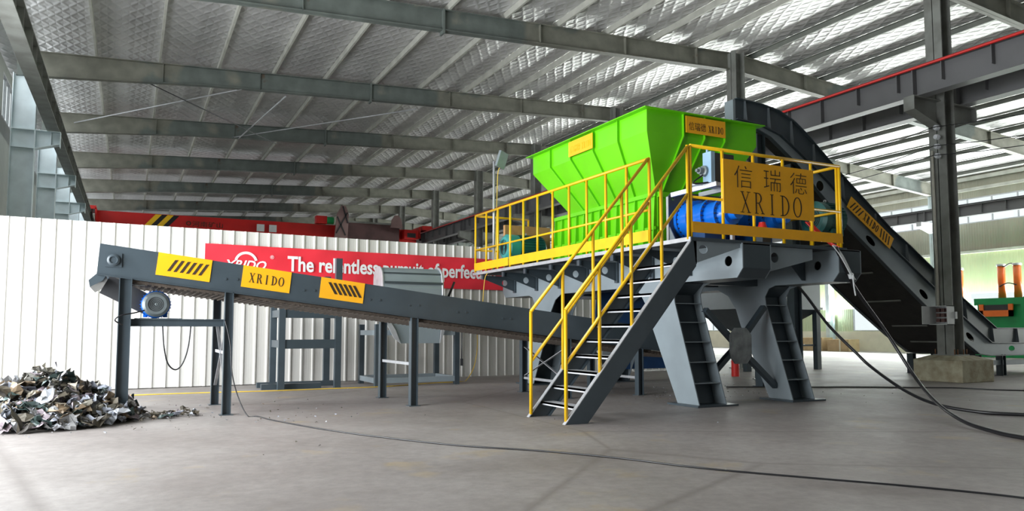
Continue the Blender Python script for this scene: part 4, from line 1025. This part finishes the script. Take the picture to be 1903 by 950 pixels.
for y in (22.0, 21.25):
    b = MB(); b.cyl((38.0, y, 2.88), (38.0, y, 4.45), .17, 20); b.build('cylinder', 'orange', t)
    b = MB(); b.cyl((38.0, y, 4.45), (38.0, y, 4.56), .2, 20); b.build('cylinder_cap', 'box_white', t)
b = MB(); b.tube(smooth_path([(38, 22.0, 4.5), (37.9, 21.8, 4.42), (37.9, 21.5, 4.55), (38, 21.25, 4.5)]), .03, 6); b.tube(smooth_path([(37.8, 22.0, 3.45), (37.8, 21.6, 3.6), (37.8, 21.2, 3.5)]), .03, 6); b.build('hose', 'black', t)
t = thing('baler_press', (38.5, 24.6, 0), 'smaller green press with one orange cylinder, half hidden behind the big column', 'baler')
b = MB(); b.box(37.8, 39.2, 23.7, 25.4, 0, 2.75); b.build('body', 'green', t)
MB().cyl((38.0, 24.1, 2.75), (38.0, 24.1, 4.4), .17, 20).build('cylinder', 'orange', t)
MB().cyl((38.0, 24.1, 4.4), (38.0, 24.1, 4.52), .2, 20).build('cylinder_cap', 'box_white', t)
for (a, c, h, lab) in ((34.3, 36.0, .85, 'brown carton against the plaster wall, taller one'), (32.3, 33.9, .75, 'brown carton against the plaster wall, right one')):
    b = MB().box(39.6, 40.6, a, c, 0, h); o = tag(b.build('carton', 'carton', bevel=.02), lab, 'box', 'cartons by the far right wall')
    MB().box(39.595, 39.6, a + .6, a + .7, 0, h).build('tape', 'plaster', o)
b = MB(); b.box(0, 0, 0, 0, 0, 0) if 0 else b.lathe([(0, 0), (0, .34), (.2, .38), (.7, .37), (.9, .28), (1.0, .1), (1.0, 0)], (39.8, 36.9, 0), (0, 0, 1), 18)
tag(b.build('sack', 'box_white'), 'pale stuffed sack left of the brown cartons', 'sack')
b = MB(); pts = [(16.6, 15.4 + .0, .42 + .32)] ; pts = [(19.45 + .3 * math.cos(R(a)), 18.04, .58 + .3 * math.sin(R(a))) for a in range(0, 361, 20)]
t = tag(MB().tube(pts, .02, 8).build('hose_loop', 'black'), 'black hose loop hanging on the lower rail of the silo', 'hose')
# blue machine body under the hopper behind
t = thing('blue_skid', (11.8, 16.2, 0), 'dark blue steel skid standing behind the machine legs', 'skid')
MB().box(11.2, 13.9, 15.9, 16.3, .32, .74).build('beam', 'deep_blue', t)
b = MB()
for x in (11.4, 13.7): b.box(x - .05, x + .05, 16.0, 16.2, 0, .32)
build_parts(b, 'foot', 'slate', t)
t = tag(MB().py([[(9.75, 1.5), (11.6, 1.2), (11.6, 2.2), (10.3, 2.68), (9.9, 2.68)]], 15.0, 15.03).build('blue_chute', 'deep_blue'), 'dark blue chute plate hanging under the deck', 'chute')
t = thing('red_canister', (15.4, 16.4, 0), 'red cylinder standing on the floor behind the cross brace', 'canister')
MB().lathe([(0, 0), (0, .11), (.45, .11), (.53, .04), (.58, .04), (.58, 0)], (15.4, 16.4, 0), (0, 0, 1)).build('cylinder', 'rail_red', t)

# ------------------------------------------------------------------ cables on and above the floor
def cable(name, pts, r, m, lab, cat='cable', n=6):
    return tag(MB().tube(smooth_path(pts, n), r, 8).build(name, m), lab, cat)
cable('floor_cable', [(1.3, 12.42, 1.46), (1.38, 12.38, 1.1), (1.41, 12.35, .68), (1.5, 12.3, .3), (1.62, 12.1, .02), (1.75, 12.0, .012), (1.89, 11.32, .012), (2.29, 10.05, .012), (2.72, 9.05, .012), (3.32, 7.96, .012), (3.95, 7.21, .012), (4.45, 6.42, .012), (4.81, 5.63, .012), (5.34, 4.83, .012), (5.82, 4.15, .012), (6.18, 3.49, .012), (6.4, 2.6, .012)], .009, 'black', 'thin black cable crossing the foreground floor from the left conveyor leg')
cable('motor_cable', [(.44, 12.75, 1.38), (.47, 12.75, 1.05), (.53, 12.75, .80), (.64, 12.75, .70), (.74, 12.75, .80), (.81, 12.75, 1.05), (.84, 12.75, 1.38)], .011, 'black', 'black cable loop hanging under the motor shelf')
cable('motor_cable', [(.18, 12.5, 1.6), (.05, 12.42, 1.56), (-.12, 12.34, 1.52), (-.2, 12.34, 1.45), (-.1, 12.36, 1.38)], .010, 'black', 'short black cable curling around the first conveyor leg')
hv = [(10.80, 9.0, 2.74), (10.88, 9.0, 2.58), (11.1, 9.0, 2.23), (11.39, 9.0, 1.89), (11.83, 8.9, 1.33), (11.905, 8.4, .52), (11.117, 7.5, .195)]
cable('power_cable', hv + [(10.195, 6.5, .063), (9.718, 5.787, .03), (9.485, 5.318, .03), (9.3, 4.9, .03), (8.9, 4.2, .03)], .028, 'black', 'thick black power cable hanging from the right platform corner to the floor')
cable('power_cable', [(11.46, 10.6, 2.32), (11.57, 10.6, 2.21), (11.745, 10.5, 1.956), (12.086, 10.3, 1.4), (12.325, 9.9, .887), (12.378, 9.6, .613), (12.167, 8.8, .256), (11.857, 8.0, .09), (11.857, 7.296, .03), (12.081, 6.757, .03), (12.3, 6.3, .03), (12.9, 5.4, .03)], .028, 'black', 'thick black power cable sagging from under the platform to the floor, left one')
b = MB()
for dx in (-.03, .0, .03): b.tube(smooth_path([(10.78 + dx, 9.03, 2.77), (10.9 + dx, 8.97, 2.58), (11.08 + dx * .5, 8.93, 2.26), (11.13 + dx, 8.92, 2.18)]), .012, 6)
b.tube(smooth_path([(11.08, 8.9, 2.28), (11.06, 8.88, 2.1), (11.1, 8.88, 1.9)]), .012, 6); b.lathe([(0, 0), (0, .045), (.08, .045), (.08, 0)], (11.06, 8.94, 2.28), (.4, 0, -.9), 10)
tag(b.build('cable_tie_bundle', 'box_white'), 'white wires tied around the thick cable at the platform corner', 'wires')
cable('floor_cable', [(12.2, 13.3, .012), (12.9, 12.9, .012), (13.3, 12.7, .012), (13.85, 12.4, .012), (14.9, 11.9, .012), (15.9, 11.2, .012), (16.6, 10.7, .012), (16.9, 9.9, .012), (17.6, 9.2, .012)], .014, 'black', 'thin black cable lying on the floor right of the machine legs')
cable('yellow_cord', [(8.42, 18.9, 1.6), (8.38, 18.7, .95), (8.2, 18.5, .36), (7.8, 18.1, .02), (7.44, 17.75, .01), (6.64, 17.6, .01), (5.25, 17.0, .01), (3.88, 16.95, .01), (2.74, 16.9, .01), (1.11, 17.05, .01), (-.35, 17.0, .01), (-1.5, 16.9, .01)], .012, 'yellow_cord', 'thin yellow cord along the foot of the white partition')

# ------------------------------------------------------------------ scrap pile and litter
def crumple(b, c, sz, flat=.5):
    rot = Matrix.Rotation(random.uniform(0, 6.28), 3, 'Z') @ Matrix.Rotation(random.gauss(0, flat), 3, 'X') @ Matrix.Rotation(random.gauss(0, flat), 3, 'Y')
    n, m_ = 4, 3; L, W = sz * random.uniform(.8, 1.9), sz * random.uniform(.5, 1.0); vs = []
    amp = sz * .22; curl = random.uniform(-1.6, 1.6)
    for i in range(n + 1):
        for j in range(m_ + 1):
            u, v = i / n - .5, j / m_ - .5
            p = V((u * L + random.gauss(0, amp * .35), v * W * (1 - .5 * abs(u)) + random.gauss(0, amp * .35), random.gauss(0, amp * .55) + curl * (u * u) * L * .6))
            vs.append(tuple(c + rot @ p))
    k = len(vs); vs += [(x, y, z - .004) for x, y, z in vs]
    fs = []
    for i in range(n):
        for j in range(m_):
            a = i * (m_ + 1) + j; fs.append((a, a + m_ + 1, a + m_ + 2, a + 1)); fs.append((k + a, k + a + 1, k + a + m_ + 2, k + a + m_ + 1))
    # rim
    rim = [i * (m_ + 1) for i in range(n)] + [n * (m_ + 1) + j for j in range(m_)] + [i * (m_ + 1) + m_ for i in range(n, 0, -1)] + list(range(m_, 0, -1))
    for a, c_ in zip(rim, rim[1:] + rim[:1]): fs.append((a, c_, k + c_, k + a))
    zmin = min(v[2] for v in vs)
    if zmin < .004: vs = [(x, y, z + (.004 - zmin)) for x, y, z in vs]
    b.add(vs, fs)
b = MB(); PC = V((-1.05, 12.75, 0))
def ph(dx, dy): 
    r_ = math.sqrt((dx / 1.25) ** 2 + (dy / 1.35) ** 2); return .80 * max(0, 1 - r_) ** .8
for i in range(1100):
    a = random.uniform(0, 6.28); r_ = math.sqrt(random.random()); dx, dy = 1.22 * r_ * math.cos(a), 1.32 * r_ * math.sin(a)
    h = ph(dx, dy); z = h * (random.random() ** .35) + .02
    crumple(b, V((PC.x + dx, PC.y + dy, z)), random.uniform(.09, .22), .55)
tag(b.build('scrap_pile', 'scrap'), 'heap of shredded crumpled scrap sheet on the floor at the left', 'scrap heap', kind='stuff')
b = MB()
for i in range(260):
    if i < 150: x = random.uniform(-.2, .95); y = 12.5 + random.gauss(0, .22) + .3 * x
    else: x = random.uniform(-2.2, 3.2); y = random.uniform(10.8, 14.5)
    crumple(b, V((x, y, .02)), random.uniform(.05, .12) if i < 60 else random.uniform(.008, .03), .3)
for i in range(120):
    crumple(b, V((random.uniform(8.4, 13.5), random.uniform(11.2, 14.6), .01)), random.uniform(.01, .03), .3)
for i in range(60):
    crumple(b, V((random.uniform(0, 18), random.uniform(8, 17), .01)), random.uniform(.008, .02), .3)
tag(b.build('floor_litter', 'scrap'), 'loose scrap crumbs scattered over the concrete floor', 'litter', kind='stuff')
